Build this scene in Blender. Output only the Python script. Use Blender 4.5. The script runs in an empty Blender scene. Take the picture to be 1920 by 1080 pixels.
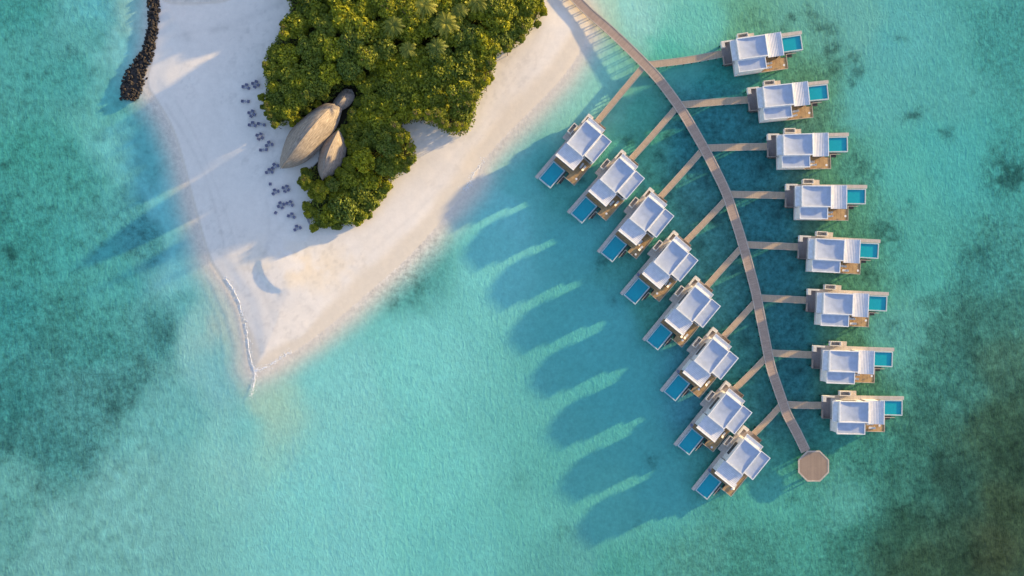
import bpy, math, random
import numpy as np
from mathutils import Vector, Matrix

S = bpy.context.scene
COL = S.collection

# ------------------------------------------------------------------ camera
H = 213.0                      # camera height over the water, metres
PPM = 6.0                      # photo pixels per metre at water level
cam_d = bpy.data.cameras.new("camera")
cam_d.sensor_width = 36.0
cam_d.lens = 36.0 * H / 320.0
cam_d.clip_start = 1.0
cam_d.clip_end = 6000.0
cam = bpy.data.objects.new("camera", cam_d)
cam.location = (0, 0, H)
COL.objects.link(cam)
S.camera = cam

# ------------------------------------------------------------------ light
SUN_EL = math.radians(8.3)
SUN_AZ = math.radians(26.5)    # angle of the direction towards the sun, from +X to +Y
world = bpy.data.worlds.new("World")
S.world = world
world.use_nodes = True
wn = world.node_tree
bg = wn.nodes["Background"]
sky = wn.nodes.new("ShaderNodeTexSky")
sky.sky_type = 'NISHITA'
sky.sun_disc = False
sky.sun_elevation = SUN_EL
sky.sun_rotation = math.pi / 2 - SUN_AZ
sky.air_density = 1.0
sky.dust_density = 0.6
sky.ozone_density = 2.0
skm = wn.nodes.new("ShaderNodeMix"); skm.data_type = 'RGBA'; skm.blend_type = 'MULTIPLY'
skm.inputs[0].default_value = 1.0; skm.inputs[7].default_value = (1.20, .97, .97, 1)
wn.links.new(sky.outputs[0], skm.inputs[6]); wn.links.new(skm.outputs[2], bg.inputs[0])
bg.inputs[1].default_value = 0.15
sun_d = bpy.data.lights.new("sun", 'SUN')
sun_d.energy = 3.7
sun_d.angle = math.radians(1.2)
sun_d.color = (1.0, 0.70, 0.30)
sun = bpy.data.objects.new("sun", sun_d)
to_sun = Vector((math.cos(SUN_EL) * math.cos(SUN_AZ), math.cos(SUN_EL) * math.sin(SUN_AZ), math.sin(SUN_EL)))
sun.rotation_euler = to_sun.to_track_quat('Z', 'Y').to_euler()
sun.location = (0, 0, 150)
COL.objects.link(sun)
S.view_settings.view_transform = 'Standard'
S.view_settings.look = 'None'
S.view_settings.gamma = 1.0
S.view_settings.exposure = 1.75
try:
    S.cycles.max_bounces = 8
    S.cycles.diffuse_bounces = 3
    S.cycles.transparent_max_bounces = 12
    S.cycles.caustics_reflective = False
    S.cycles.caustics_refractive = False
except Exception:
    pass

rnd = random.Random(11)
npr = np.random.RandomState(5)


def lin(c):
    c = np.asarray(c, dtype=float) / 255.0
    return np.where(c <= 0.04045, c / 12.92, ((c + 0.055) / 1.055) ** 2.4)


def G(px, py, z=0.0):
    """photo reading -> place in metres at height z"""
    k = (H - z) / H
    return ((px - 960.0) / PPM * k, (540.0 - py) / PPM * k)


# ------------------------------------------------------------------ numpy noise
def vnoise(x, y, scale, seed):
    r = np.random.RandomState(seed)
    n = 256
    t = r.rand(n, n)
    u = x / scale + 1000.3
    v = y / scale + 1000.7
    iu = np.floor(u).astype(int)
    iv = np.floor(v).astype(int)
    fu = u - iu
    fv = v - iv
    fu = fu * fu * (3 - 2 * fu)
    fv = fv * fv * (3 - 2 * fv)
    a = t[iu % n, iv % n]; b = t[(iu + 1) % n, iv % n]
    c = t[iu % n, (iv + 1) % n]; d = t[(iu + 1) % n, (iv + 1) % n]
    return (a * (1 - fu) + b * fu) * (1 - fv) + (c * (1 - fu) + d * fu) * fv


def fbm(x, y, scale, seed, octs=4, gain=0.55):
    s = 0; a = 1; t = 0
    for i in range(octs):
        s = s + a * vnoise(x, y, scale / (2 ** i), seed + i * 7)
        t += a; a *= gain
    return s / t


def sstep(a, b, x):
    t = np.clip((x - a) / (b - a), 0, 1)
    return t * t * (3 - 2 * t)


def seg_dist(x, y, pts, closed=True):
    d = np.full(x.shape, 1e9)
    n = len(pts)
    for i in range(n if closed else n - 1):
        ax, ay = pts[i]; bx, by = pts[(i + 1) % n]
        dx, dy = bx - ax, by - ay
        L = dx * dx + dy * dy + 1e-9
        t = np.clip(((x - ax) * dx + (y - ay) * dy) / L, 0, 1)
        d = np.minimum(d, (x - ax - t * dx) ** 2 + (y - ay - t * dy) ** 2)
    return np.sqrt(d)


def inside(x, y, pts):
    r = np.zeros(np.shape(x), dtype=bool)
    n = len(pts)
    for i in range(n):
        ax, ay = pts[i]; bx, by = pts[(i + 1) % n]
        if ay == by:
            continue
        c = ((ay > y) != (by > y)) & (x < (bx - ax) * (y - ay) / (by - ay) + ax)
        r ^= c
    return r


def catmull(pts, n=8, closed=False):
    out = []
    m = len(pts)
    for i in range(m if closed else m - 1):
        if closed:
            p = [pts[(i + k - 1) % m] for k in range(4)]
        else:
            p = [pts[max(0, i - 1)], pts[i], pts[i + 1], pts[min(m - 1, i + 2)]]
        for k in range(n):
            t = k / n
            out.append(tuple(0.5 * (2 * p[1][j] + (p[2][j] - p[0][j]) * t + (2 * p[0][j] - 5 * p[1][j] + 4 * p[2][j] - p[3][j]) * t * t
                                    + (3 * p[1][j] - p[0][j] - 3 * p[2][j] + p[3][j]) * t ** 3) for j in range(2)))
    if not closed:
        out.append(tuple(pts[-1]))
    return out


# ------------------------------------------------------------------ materials
def new_mat(name):
    m = bpy.data.materials.new(name)
    m.use_nodes = True
    nt = m.node_tree
    p = nt.nodes["Principled BSDF"]
    return m, nt, p


def N(nt, t, **kw):
    n = nt.nodes.new(t)
    for k, v in kw.items():
        setattr(n, k, v)
    return n


def mixc(nt, fac, a, b, mode='MIX'):
    n = nt.nodes.new("ShaderNodeMix")
    n.data_type = 'RGBA'; n.blend_type = mode
    for sock, val in ((n.inputs[0], fac), (n.inputs[6], a), (n.inputs[7], b)):
        if hasattr(val, 'is_linked'):
            nt.links.new(val, sock)
        elif isinstance(val, (int, float)):
            sock.default_value = val
        else:
            sock.default_value = (*val, 1) if len(val) == 3 else val
    return n.outputs[2]


def rough_mat(name, c1, c2, scale=2.0, rough=0.8, bump=0.0, stretch=(1, 1, 1), bscale=None, coords='Object', detail=4, lo=0.35, hi=0.65, stain=0):
    m, nt, p = new_mat(name)
    tc = N(nt, "ShaderNodeTexCoord")
    mp = N(nt, "ShaderNodeMapping")
    mp.inputs['Scale'].default_value = stretch
    nt.links.new(tc.outputs[coords], mp.inputs[0])
    no = N(nt, "ShaderNodeTexNoise")
    no.inputs['Scale'].default_value = scale
    no.inputs['Detail'].default_value = detail
    nt.links.new(mp.outputs[0], no.inputs[0])
    mr = N(nt, "ShaderNodeMapRange")
    mr.inputs[1].default_value = lo; mr.inputs[2].default_value = hi
    nt.links.new(no.outputs[0], mr.inputs[0])
    cc_ = mixc(nt, mr.outputs[0], c1, c2)
    if stain:
        ge = N(nt, "ShaderNodeNewGeometry")
        ns = N(nt, "ShaderNodeTexNoise"); ns.inputs['Scale'].default_value = .55; ns.inputs['Detail'].default_value = 8; ns.inputs['Roughness'].default_value = .7
        nt.links.new(ge.outputs['Position'], ns.inputs[0])
        ms = N(nt, "ShaderNodeMapRange"); ms.inputs[1].default_value = .42; ms.inputs[2].default_value = .72; ms.inputs[3].default_value = 0; ms.inputs[4].default_value = stain
        nt.links.new(ns.outputs[0], ms.inputs[0])
        cc_ = mixc(nt, ms.outputs[0], cc_, tuple(v * .62 for v in c2[:2]) + (c2[2] * .52,))
    nt.links.new(cc_, p.inputs['Base Color'])
    p.inputs['Roughness'].default_value = rough
    p.inputs['Specular IOR Level'].default_value = 0.3
    if bump:
        b = N(nt, "ShaderNodeBump")
        b.inputs['Strength'].default_value = 1.0
        b.inputs['Distance'].default_value = bump
        if bscale:
            no2 = N(nt, "ShaderNodeTexNoise")
            no2.inputs['Scale'].default_value = bscale
            nt.links.new(mp.outputs[0], no2.inputs[0])
            nt.links.new(no2.outputs[0], b.inputs['Height'])
        else:
            nt.links.new(no.outputs[0], b.inputs['Height'])
        nt.links.new(b.outputs[0], p.inputs['Normal'])
    return m


M = {}
M['white'] = rough_mat('white_render', (.78, .78, .78), (.68, .68, .67), 1.3, .6, stain=.35)
M['membrane'] = rough_mat('roof_membrane', (.42, .475, .575), (.36, .415, .52), .7, .6, detail=6, stain=.35)
M['seamed'] = rough_mat('seamed_roof', (.60, .61, .645), (.53, .545, .59), .9, .55, stain=.3)
M['stone'] = rough_mat('pale_stone', (.66, .63, .57), (.55, .51, .45), 2.5, .7)
M['glass'], _nt, _p = new_mat('dark_glass')
_p.inputs['Base Color'].default_value = (.03, .045, .055, 1); _p.inputs['Roughness'].default_value = .08
M['frame'] = rough_mat('grey_frame', (.22, .22, .23), (.16, .16, .17), 3, .5)
M['fabric'] = rough_mat('white_fabric', (.75, .73, .69), (.66, .64, .6), 6, .9)
M['wicker'] = rough_mat('dark_wicker', (.19, .195, .28), (.25, .255, .35), 14, .8)
M['wickerlight'] = rough_mat('pale_table', (.36, .36, .40), (.28, .28, .32), 8, .7)
M['rock'] = rough_mat('boulder_rock', (.012, .012, .014), (.06, .05, .042), 1.6, .9, .05, detail=6)
M['trunk'] = rough_mat('bark', (.13, .10, .075), (.07, .055, .04), 4, .9, .02, (1, 1, .3))
M['pile'] = rough_mat('pile_timber', (.13, .115, .10), (.07, .065, .06), 2, .85)


def plank_mat(name, c1, c2, gap, coords='UV', width=0.145, big=0.55, axis='X'):
    m, nt, p = new_mat(name)
    tc = N(nt, "ShaderNodeTexCoord")
    sep = N(nt, "ShaderNodeSeparateXYZ")
    nt.links.new(tc.outputs[coords], sep.inputs[0])
    # plank index -> random tone
    dv = N(nt, "ShaderNodeMath", operation='DIVIDE'); dv.inputs[1].default_value = width
    nt.links.new(sep.outputs[axis], dv.inputs[0])
    fl = N(nt, "ShaderNodeMath", operation='FLOOR')
    nt.links.new(dv.outputs[0], fl.inputs[0])
    wnz = N(nt, "ShaderNodeTexWhiteNoise", noise_dimensions='1D')
    nt.links.new(fl.outputs[0], wnz.inputs['W'])
    fr = N(nt, "ShaderNodeMath", operation='FRACT')
    nt.links.new(dv.outputs[0], fr.inputs[0])
    gp = N(nt, "ShaderNodeMath", operation='LESS_THAN'); gp.inputs[1].default_value = 0.08
    nt.links.new(fr.outputs[0], gp.inputs[0])
    no = N(nt, "ShaderNodeTexNoise")
    no.inputs['Scale'].default_value = big; no.inputs['Detail'].default_value = 5
    nt.links.new(tc.outputs[coords], no.inputs[0])
    mr = N(nt, "ShaderNodeMapRange"); mr.inputs[1].default_value = .3; mr.inputs[2].default_value = .7
    nt.links.new(no.outputs[0], mr.inputs[0])
    a = N(nt, "ShaderNodeMath", operation='MULTIPLY'); a.inputs[1].default_value = .6
    nt.links.new(wnz.outputs[0], a.inputs[0])
    b = N(nt, "ShaderNodeMath", operation='MULTIPLY_ADD'); b.inputs[1].default_value = .5
    nt.links.new(mr.outputs[0], b.inputs[0]); nt.links.new(a.outputs[0], b.inputs[2])
    c = mixc(nt, b.outputs[0], c1, c2)
    nt.links.new(mixc(nt, gp.outputs[0], c, gap), p.inputs['Base Color'])
    p.inputs['Roughness'].default_value = .8
    p.inputs['Specular IOR Level'].default_value = .2
    return m


M['jetty'] = plank_mat('jetty_planks', (.47, .35, .27), (.33, .245, .19), (.08, .06, .05))
M['walk'] = plank_mat('walkway_planks', (.51, .39, .27), (.39, .295, .205), (.12, .09, .07))
M['kerb'] = rough_mat('kerb_timber', (.50, .43, .35), (.40, .34, .28), 1.2, .8)
M['deck'] = plank_mat('villa_deck', (.60, .40, .19), (.32, .20, .10), (.05, .03, .02), 'Object', .15, .8)
M['deckgrey'] = plank_mat('entrance_deck', (.30, .26, .25), (.21, .185, .175), (.10, .09, .085), 'Object', .15, .8)
M['decklight'] = plank_mat('side_deck', (.58, .52, .46), (.46, .40, .34), (.2, .17, .14), 'Object', .15, .8)
M['platform'] = plank_mat('platform_planks', (.36, .27, .20), (.27, .20, .15), (.12, .09, .07), 'Object', .15, .5)


def thatch():
    m, nt, p = new_mat('wood_shingles')
    tc = N(nt, "ShaderNodeTexCoord")
    mp = N(nt, "ShaderNodeMapping"); mp.inputs['Scale'].default_value = (.35, 3.2, 1)
    nt.links.new(tc.outputs['UV'], mp.inputs[0])
    no = N(nt, "ShaderNodeTexNoise"); no.inputs['Scale'].default_value = 1.6; no.inputs['Detail'].default_value = 6
    nt.links.new(mp.outputs[0], no.inputs[0])
    n2 = N(nt, "ShaderNodeTexNoise"); n2.inputs['Scale'].default_value = 1.1; n2.inputs['Detail'].default_value = 5
    nt.links.new(tc.outputs['Object'], n2.inputs[0])
    mr = N(nt, "ShaderNodeMapRange"); mr.inputs[1].default_value = .3; mr.inputs[2].default_value = .7
    nt.links.new(n2.outputs[0], mr.inputs[0])
    c = mixc(nt, mr.outputs[0], (.37, .32, .27), (.26, .225, .19))
    mr2 = N(nt, "ShaderNodeMapRange"); mr2.inputs[1].default_value = .38; mr2.inputs[2].default_value = .66
    nt.links.new(no.outputs[0], mr2.inputs[0])
    nt.links.new(mixc(nt, mr2.outputs[0], c, (.15, .12, .095)), p.inputs['Base Color'])
    p.inputs['Roughness'].default_value = .9
    b = N(nt, "ShaderNodeBump"); b.inputs['Distance'].default_value = .05
    nt.links.new(no.outputs[0], b.inputs['Height']); nt.links.new(b.outputs[0], p.inputs['Normal'])
    return m


M['thatch'] = thatch()


def leaf_mat(name, c1, c2, c3):
    m, nt, p = new_mat(name)
    nt.nodes.remove(p)
    out = nt.nodes["Material Output"]
    oi = N(nt, "ShaderNodeObjectInfo")
    at = N(nt, "ShaderNodeAttribute"); at.attribute_name = 'tone'
    c = mixc(nt, at.outputs['Fac'], c1, c2)
    r = N(nt, "ShaderNodeMath", operation='MULTIPLY'); r.inputs[1].default_value = .75
    nt.links.new(oi.outputs['Random'], r.inputs[0])
    c = mixc(nt, r.outputs[0], c, c3)
    d = N(nt, "ShaderNodeBsdfDiffuse"); t = N(nt, "ShaderNodeBsdfTranslucent")
    nt.links.new(c, d.inputs[0])
    nt.links.new(mixc(nt, 1.0, c, (1.0, 1.0, .5), 'MULTIPLY'), t.inputs[0])
    g = N(nt, "ShaderNodeBsdfGlossy"); g.inputs['Roughness'].default_value = .5
    g.inputs[0].default_value = (.5, .5, .5, 1)
    m1 = N(nt, "ShaderNodeMixShader"); m1.inputs[0].default_value = .3
    nt.links.new(d.outputs[0], m1.inputs[1]); nt.links.new(t.outputs[0], m1.inputs[2])
    m2 = N(nt, "ShaderNodeMixShader"); m2.inputs[0].default_value = .03
    nt.links.new(m1.outputs[0], m2.inputs[1]); nt.links.new(g.outputs[0], m2.inputs[2])
    nt.links.new(m2.outputs[0], out.inputs[0])
    return m


M['leaf'] = leaf_mat('broad_leaves', (.11, .145, .018), (.58, .56, .026), (.085, .15, .032))
M['palm'] = leaf_mat('palm_leaves', (.10, .14, .02), (.36, .36, .06), (.08, .13, .025))


# terrain material: albedo from attribute, rippled relief
def bed_mat():
    m, nt, p = new_mat('sand_and_seabed')
    at = N(nt, "ShaderNodeAttribute"); at.attribute_name = 'albedo'
    sp = N(nt, "ShaderNodeAttribute"); sp.attribute_name = 'ripple'
    geo = N(nt, "ShaderNodeNewGeometry")
    # rough bottom: fine light/dark mottle
    n1 = N(nt, "ShaderNodeTexNoise"); n1.inputs['Scale'].default_value = .65; n1.inputs['Detail'].default_value = 8
    n1.inputs['Roughness'].default_value = .75
    nt.links.new(geo.outputs['Position'], n1.inputs[0])
    mr = N(nt, "ShaderNodeMapRange"); mr.inputs[1].default_value = .25; mr.inputs[2].default_value = .75
    mr.inputs[3].default_value = .30; mr.inputs[4].default_value = 1.70
    nt.links.new(n1.outputs[0], mr.inputs[0])
    sepc = N(nt, "ShaderNodeSeparateColor")
    nt.links.new(sp.outputs['Color'], sepc.inputs[0])
    f = N(nt, "ShaderNodeMix"); f.data_type = 'FLOAT'; f.inputs[2].default_value = 1.0
    nt.links.new(sepc.outputs[1], f.inputs[0]); nt.links.new(mr.outputs[0], f.inputs[3])
    cb = N(nt, "ShaderNodeCombineColor")
    for i in range(3):
        nt.links.new(f.outputs[0], cb.inputs[i])
    nt.links.new(mixc(nt, 1.0, at.outputs['Color'], cb.outputs[0], 'MULTIPLY'), p.inputs['Base Color'])
    p.inputs['Roughness'].default_value = 1.0
    p.inputs['Specular IOR Level'].default_value = 0.0
    # relief
    mp = N(nt, "ShaderNodeMapping"); mp.inputs['Rotation'].default_value = (0, 0, math.radians(35)); mp.inputs['Scale'].default_value = (1.0, .55, 1)
    nt.links.new(geo.outputs['Position'], mp.inputs[0])
    n2 = N(nt, "ShaderNodeTexNoise"); n2.inputs['Scale'].default_value = 1.0; n2.inputs['Detail'].default_value = 5
    n2.inputs['Roughness'].default_value = .6; n2.inputs['Distortion'].default_value = .6
    nt.links.new(mp.outputs[0], n2.inputs[0])
    mu = N(nt, "ShaderNodeMath", operation='MULTIPLY')
    nt.links.new(n2.outputs[0], mu.inputs[0]); nt.links.new(sepc.outputs[0], mu.inputs[1])
    b = N(nt, "ShaderNodeBump"); b.inputs['Distance'].default_value = .18
    nt.links.new(mu.outputs[0], b.inputs['Height']); nt.links.new(b.outputs[0], p.inputs['Normal'])
    return m


M['bed'] = bed_mat()


def water_mat():
    m, nt, p = new_mat('lagoon_water')
    nt.nodes.remove(p)
    out = nt.nodes["Material Output"]
    at = N(nt, "ShaderNodeAttribute"); at.attribute_name = 'tint'
    tr = N(nt, "ShaderNodeBsdfTransparent")
    nt.links.new(at.outputs['Color'], tr.inputs[0])
    gl = N(nt, "ShaderNodeBsdfGlossy"); gl.inputs['Roughness'].default_value = .12
    geo = N(nt, "ShaderNodeNewGeometry")
    mp = N(nt, "ShaderNodeMapping"); mp.inputs['Rotation'].default_value = (0, 0, math.radians(35)); mp.inputs['Scale'].default_value = (1, .5, 1)
    nt.links.new(geo.outputs['Position'], mp.inputs[0])
    no = N(nt, "ShaderNodeTexNoise"); no.inputs['Scale'].default_value = 1.0; no.inputs['Detail'].default_value = 6
    no.inputs['Distortion'].default_value = .5
    nt.links.new(mp.outputs[0], no.inputs[0])
    b = N(nt, "ShaderNodeBump"); b.inputs['Distance'].default_value = .10
    nt.links.new(no.outputs[0], b.inputs['Height'])
    nt.links.new(b.outputs[0], gl.inputs['Normal'])
    fr = N(nt, "ShaderNodeFresnel"); fr.inputs[0].default_value = 1.33
    mx = N(nt, "ShaderNodeMixShader")
    mn = N(nt, "ShaderNodeMath", operation='MINIMUM'); mn.inputs[1].default_value = .12
    nt.links.new(fr.outputs[0], mn.inputs[0])
    nt.links.new(mn.outputs[0], mx.inputs[0]); nt.links.new(tr.outputs[0], mx.inputs[1]); nt.links.new(gl.outputs[0], mx.inputs[2])
    nt.links.new(mx.outputs[0], out.inputs[0])
    return m


M['water'] = water_mat()


def pool_mat():
    m, nt, p = new_mat('pool_water')
    tc = N(nt, "ShaderNodeTexCoord")
    no = N(nt, "ShaderNodeTexNoise"); no.inputs['Scale'].default_value = .9; no.inputs['Detail'].default_value = 5
    nt.links.new(tc.outputs['Object'], no.inputs[0])
    nt.links.new(mixc(nt, no.outputs[0], (.006, .30, .37), (.012, .37, .43)), p.inputs['Base Color'])
    p.inputs['Roughness'].default_value = .08
    b = N(nt, "ShaderNodeBump"); b.inputs['Distance'].default_value = .03
    n2 = N(nt, "ShaderNodeTexNoise"); n2.inputs['Scale'].default_value = 3
    nt.links.new(tc.outputs['Object'], n2.inputs[0])
    nt.links.new(n2.outputs[0], b.inputs['Height']); nt.links.new(b.outputs[0], p.inputs['Normal'])
    return m


M['pool'] = pool_mat()
M['tile'] = rough_mat('pool_coping', (.50, .58, .58), (.40, .48, .49), 3, .5)
M['foam'] = rough_mat('sea_foam', (.85, .85, .85), (.7, .72, .72), 3, .9)
M['bronze'] = rough_mat('timber_screen', (.30, .22, .15), (.2, .14, .1), 3, .8)


# ------------------------------------------------------------------ object helpers
def tag(o, label=None, cat=None, group=None, kind=None):
    if label: o['label'] = label
    if cat: o['category'] = cat
    if group: o['group'] = group
    if kind: o['kind'] = kind
    return o


def empty(name, loc=(0, 0, 0), rz=0):
    o = bpy.data.objects.new(name, None)
    o.empty_display_size = 1.0
    o.location = loc; o.rotation_euler = (0, 0, rz)
    COL.objects.link(o)
    return o


class MB:
    def __init__(s, flip=1):
        s.v = []; s.f = []; s.uv = []; s.flip = flip

    def add(s, verts, faces, uvs=None):
        b = len(s.v)
        s.v += [(x, y * s.flip, z) for x, y, z in verts]
        for i, f in enumerate(faces):
            idx = [b + k for k in f]
            u = [uvs[k] for k in f] if uvs else [(0, 0)] * len(f)
            if s.flip < 0:
                idx.reverse(); u.reverse()
            s.f.append(idx); s.uv += u
        return s

    def box(s, x0, x1, y0, y1, z0, z1):
        v = [(x0, y0, z0), (x1, y0, z0), (x1, y1, z0), (x0, y1, z0), (x0, y0, z1), (x1, y0, z1), (x1, y1, z1), (x0, y1, z1)]
        return s.add(v, [(0, 3, 2, 1), (4, 5, 6, 7), (0, 1, 5, 4), (1, 2, 6, 5), (2, 3, 7, 6), (3, 0, 4, 7)])

    def prism(s, poly, z0, z1):
        n = len(poly)
        v = [(x, y, z0) for x, y in poly] + [(x, y, z1) for x, y in poly]
        return s.add(v, [tuple(range(n - 1, -1, -1)), tuple(range(n, 2 * n))] + [(i, (i + 1) % n, n + (i + 1) % n, n + i) for i in range(n)])

    def cyl(s, x, y, z0, z1, r0, r1=None, n=8):
        r1 = r0 if r1 is None else r1
        a = [2 * math.pi * k / n for k in range(n)]
        v = [(x + r0 * math.cos(t), y + r0 * math.sin(t), z0) for t in a] + [(x + r1 * math.cos(t), y + r1 * math.sin(t), z1) for t in a]
        return s.add(v, [tuple(range(n - 1, -1, -1)), tuple(range(n, 2 * n))] + [(i, (i + 1) % n, n + (i + 1) % n, n + i) for i in range(n)])

    def tube(s, p, q, r0, r1, n=7):
        p = Vector(p); q = Vector(q)
        d = (q - p).normalized()
        u = d.orthogonal().normalized(); w = d.cross(u)
        v = []
        for c, r in ((p, r0), (q, r1)):
            for k in range(n):
                t = 2 * math.pi * k / n
                v.append(tuple(c + (u * math.cos(t) + w * math.sin(t)) * r))
        return s.add(v, [tuple(range(n - 1, -1, -1)), tuple(range(n, 2 * n))] + [(i, (i + 1) % n, n + (i + 1) % n, n + i) for i in range(n)])

    def ring(s, x0, x1, y0, y1, w, z0, z1):
        """four butted kerbs round a rectangle"""
        s.box(x0, x1, y0, y0 + w, z0, z1); s.box(x0, x1, y1 - w, y1, z0, z1)
        s.box(x0, x0 + w, y0 + w, y1 - w, z0, z1); s.box(x1 - w, x1, y0 + w, y1 - w, z0, z1)
        return s

    def mesh(s, name, mat, smooth=False):
        me = bpy.data.meshes.new(name)
        me.from_pydata(s.v, [], s.f)
        ul = me.uv_layers.new(name='UVMap')
        if len(s.uv) == len(me.loops):
            ul.data.foreach_set('uv', np.array(s.uv, dtype=np.float32).ravel())
        me.materials.append(mat)
        if smooth:
            me.polygons.foreach_set('use_smooth', [True] * len(me.polygons))
        me.update()
        return me

    def build(s, name, mat, parent=None, smooth=False):
        o = bpy.data.objects.new(name, s.mesh(name, mat, smooth))
        COL.objects.link(o)
        if parent: o.parent = parent
        return o


KIDS = {}


def kids(o):
    if o.name not in KIDS:
        KIDS[o.name] = [c for c in bpy.data.objects if c.parent == o]
    return KIDS[o.name]


def copy_tree(o, parent=None):
    src = kids(o)
    c = o.copy(); COL.objects.link(c); c.parent = parent
    for ch in src:
        copy_tree(ch, c)
    return c


# ================================================================== TERRAIN
shore_px = [(296, -6), (322, 4), (395, 3), (440, -8), (520, -60), (560, -300), (800, -420), (1000, -330), (1040, -120), (1066, -40),
            (1086, 0), (1100, 30), (1104, 60), (1090, 92), (1066, 130), (1038, 164), (990, 212), (940, 262), (905, 303), (890, 335), (850, 385),
            (808, 436), (758, 488), (700, 540), (645, 588), (590, 632), (543, 664), (505, 688), (475, 696), (467, 665), (462, 632), (455, 600),
            (449, 578), (436, 552), (415, 522), (396, 492), (384, 460), (371, 415), (357, 362), (343, 308), (328, 258), (312, 222), (292, 190), (278, 168), (275, 145),
            (284, 110), (291, 60)]
shore = [G(*p) for p in catmull(shore_px, 4, True)]

# control readings of the bottom: (x, y, colour the shallow water shows there in full sun)
CP = [(0, 0, 62, 150, 140), (80, 150, 68, 156, 146), (150, 60, 80, 165, 156), (175, 15, 84, 174, 172), (205, 100, 110, 190, 180), (235, 50, 130, 196, 180),
      (30, 300, 60, 148, 134), (120, 330, 64, 152, 140), (195, 230, 90, 178, 164), (240, 280, 95, 182, 174), (30, 450, 56, 140, 130), (120, 470, 64, 155, 146),
      (200, 500, 72, 162, 152), (300, 400, 108, 195, 188), (330, 520, 112, 195, 188), (245, 450, 70, 150, 145), (20, 600, 54, 138, 132), (120, 580, 60, 140, 130), (160, 660, 60, 138, 130),
      (280, 620, 68, 146, 140), (330, 570, 92, 175, 168), (385, 620, 122, 195, 184), (425, 620, 150, 196, 180), (30, 750, 54, 130, 124), (150, 760, 68, 140, 134),
      (60, 800, 60, 132, 126), (200, 720, 72, 148, 142), (10, 950, 86, 160, 150), (100, 1010, 100, 174, 164), (250, 950, 105, 180, 170), (300, 800, 98, 178, 170),
      (400, 720, 116, 192, 184), (450, 800, 112, 195, 184), (480, 770, 145, 200, 176), (600, 720, 116, 200, 190), (600, 900, 115, 200, 190), (600, 1050, 110, 196, 186),
      (800, 650, 110, 200, 188), (775, 530, 84, 166, 155), (800, 900, 104, 196, 182), (900, 500, 108, 198, 186), (1000, 1000, 92, 180, 166), (1050, 1060, 84, 166, 154),
      (860, 1050, 98, 188, 176), (1200, 1050, 74, 160, 144), (1150, 960, 86, 176, 160), (1300, 1040, 74, 150, 134), (1400, 1050, 64, 140, 124), (1500, 1000, 68, 150, 132),
      (1450, 950, 76, 166, 148), (1600, 1000, 54, 122, 106), (1700, 900, 54, 116, 100), (1800, 900, 46, 90, 76), (1850, 1020, 54, 78, 56), (1750, 1060, 50, 86, 66), (1910, 950, 52, 82, 60), (1690, 1010, 48, 94, 76), (1880, 820, 52, 92, 72),
      (1900, 700, 58, 106, 88), (1850, 600, 58, 122, 108), (1800, 700, 58, 124, 110), (1700, 620, 84, 165, 150), (1640, 860, 58, 130, 114), (1580, 940, 76, 156, 140),
      (1750, 480, 74, 165, 150), (1850, 500, 60, 138, 128), (1900, 300, 62, 150, 140), (1800, 300, 72, 170, 160), (1900, 100, 62, 148, 138), (1700, 60, 84, 174, 166),
      (1600, 30, 94, 174, 160), (1800, 150, 78, 168, 158), (1640, 200, 84, 174, 164), (1700, 350, 78, 174, 160), (1600, 330, 74, 152, 132), (1500, 25, 94, 170, 150),
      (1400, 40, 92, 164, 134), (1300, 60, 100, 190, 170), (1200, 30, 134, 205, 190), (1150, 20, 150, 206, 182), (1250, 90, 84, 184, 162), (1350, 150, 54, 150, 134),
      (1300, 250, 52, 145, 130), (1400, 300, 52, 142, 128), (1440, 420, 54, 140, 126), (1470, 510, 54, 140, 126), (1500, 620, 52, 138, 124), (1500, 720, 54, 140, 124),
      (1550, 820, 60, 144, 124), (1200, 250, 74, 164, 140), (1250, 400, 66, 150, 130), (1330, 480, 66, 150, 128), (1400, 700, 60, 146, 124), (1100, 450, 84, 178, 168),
      (1150, 600, 84, 178, 168), (1200, 720, 80, 174, 164), (1230, 900, 80, 172, 160), (1000, 350, 98, 188, 174), (950, 400, 112, 200, 190), (1100, 180, 126, 200, 180),
      (1520, 200, 80, 142, 110), (1560, 320, 76, 142, 112), (1560, 430, 74, 140, 110), (1580, 530, 74, 138, 108), (1590, 630, 72, 134, 104), (1600, 730, 70, 132, 104),
      (1060, 350, 78, 168, 152), (1240, 560, 72, 156, 136), (1180, 470, 72, 156, 136)]
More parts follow.
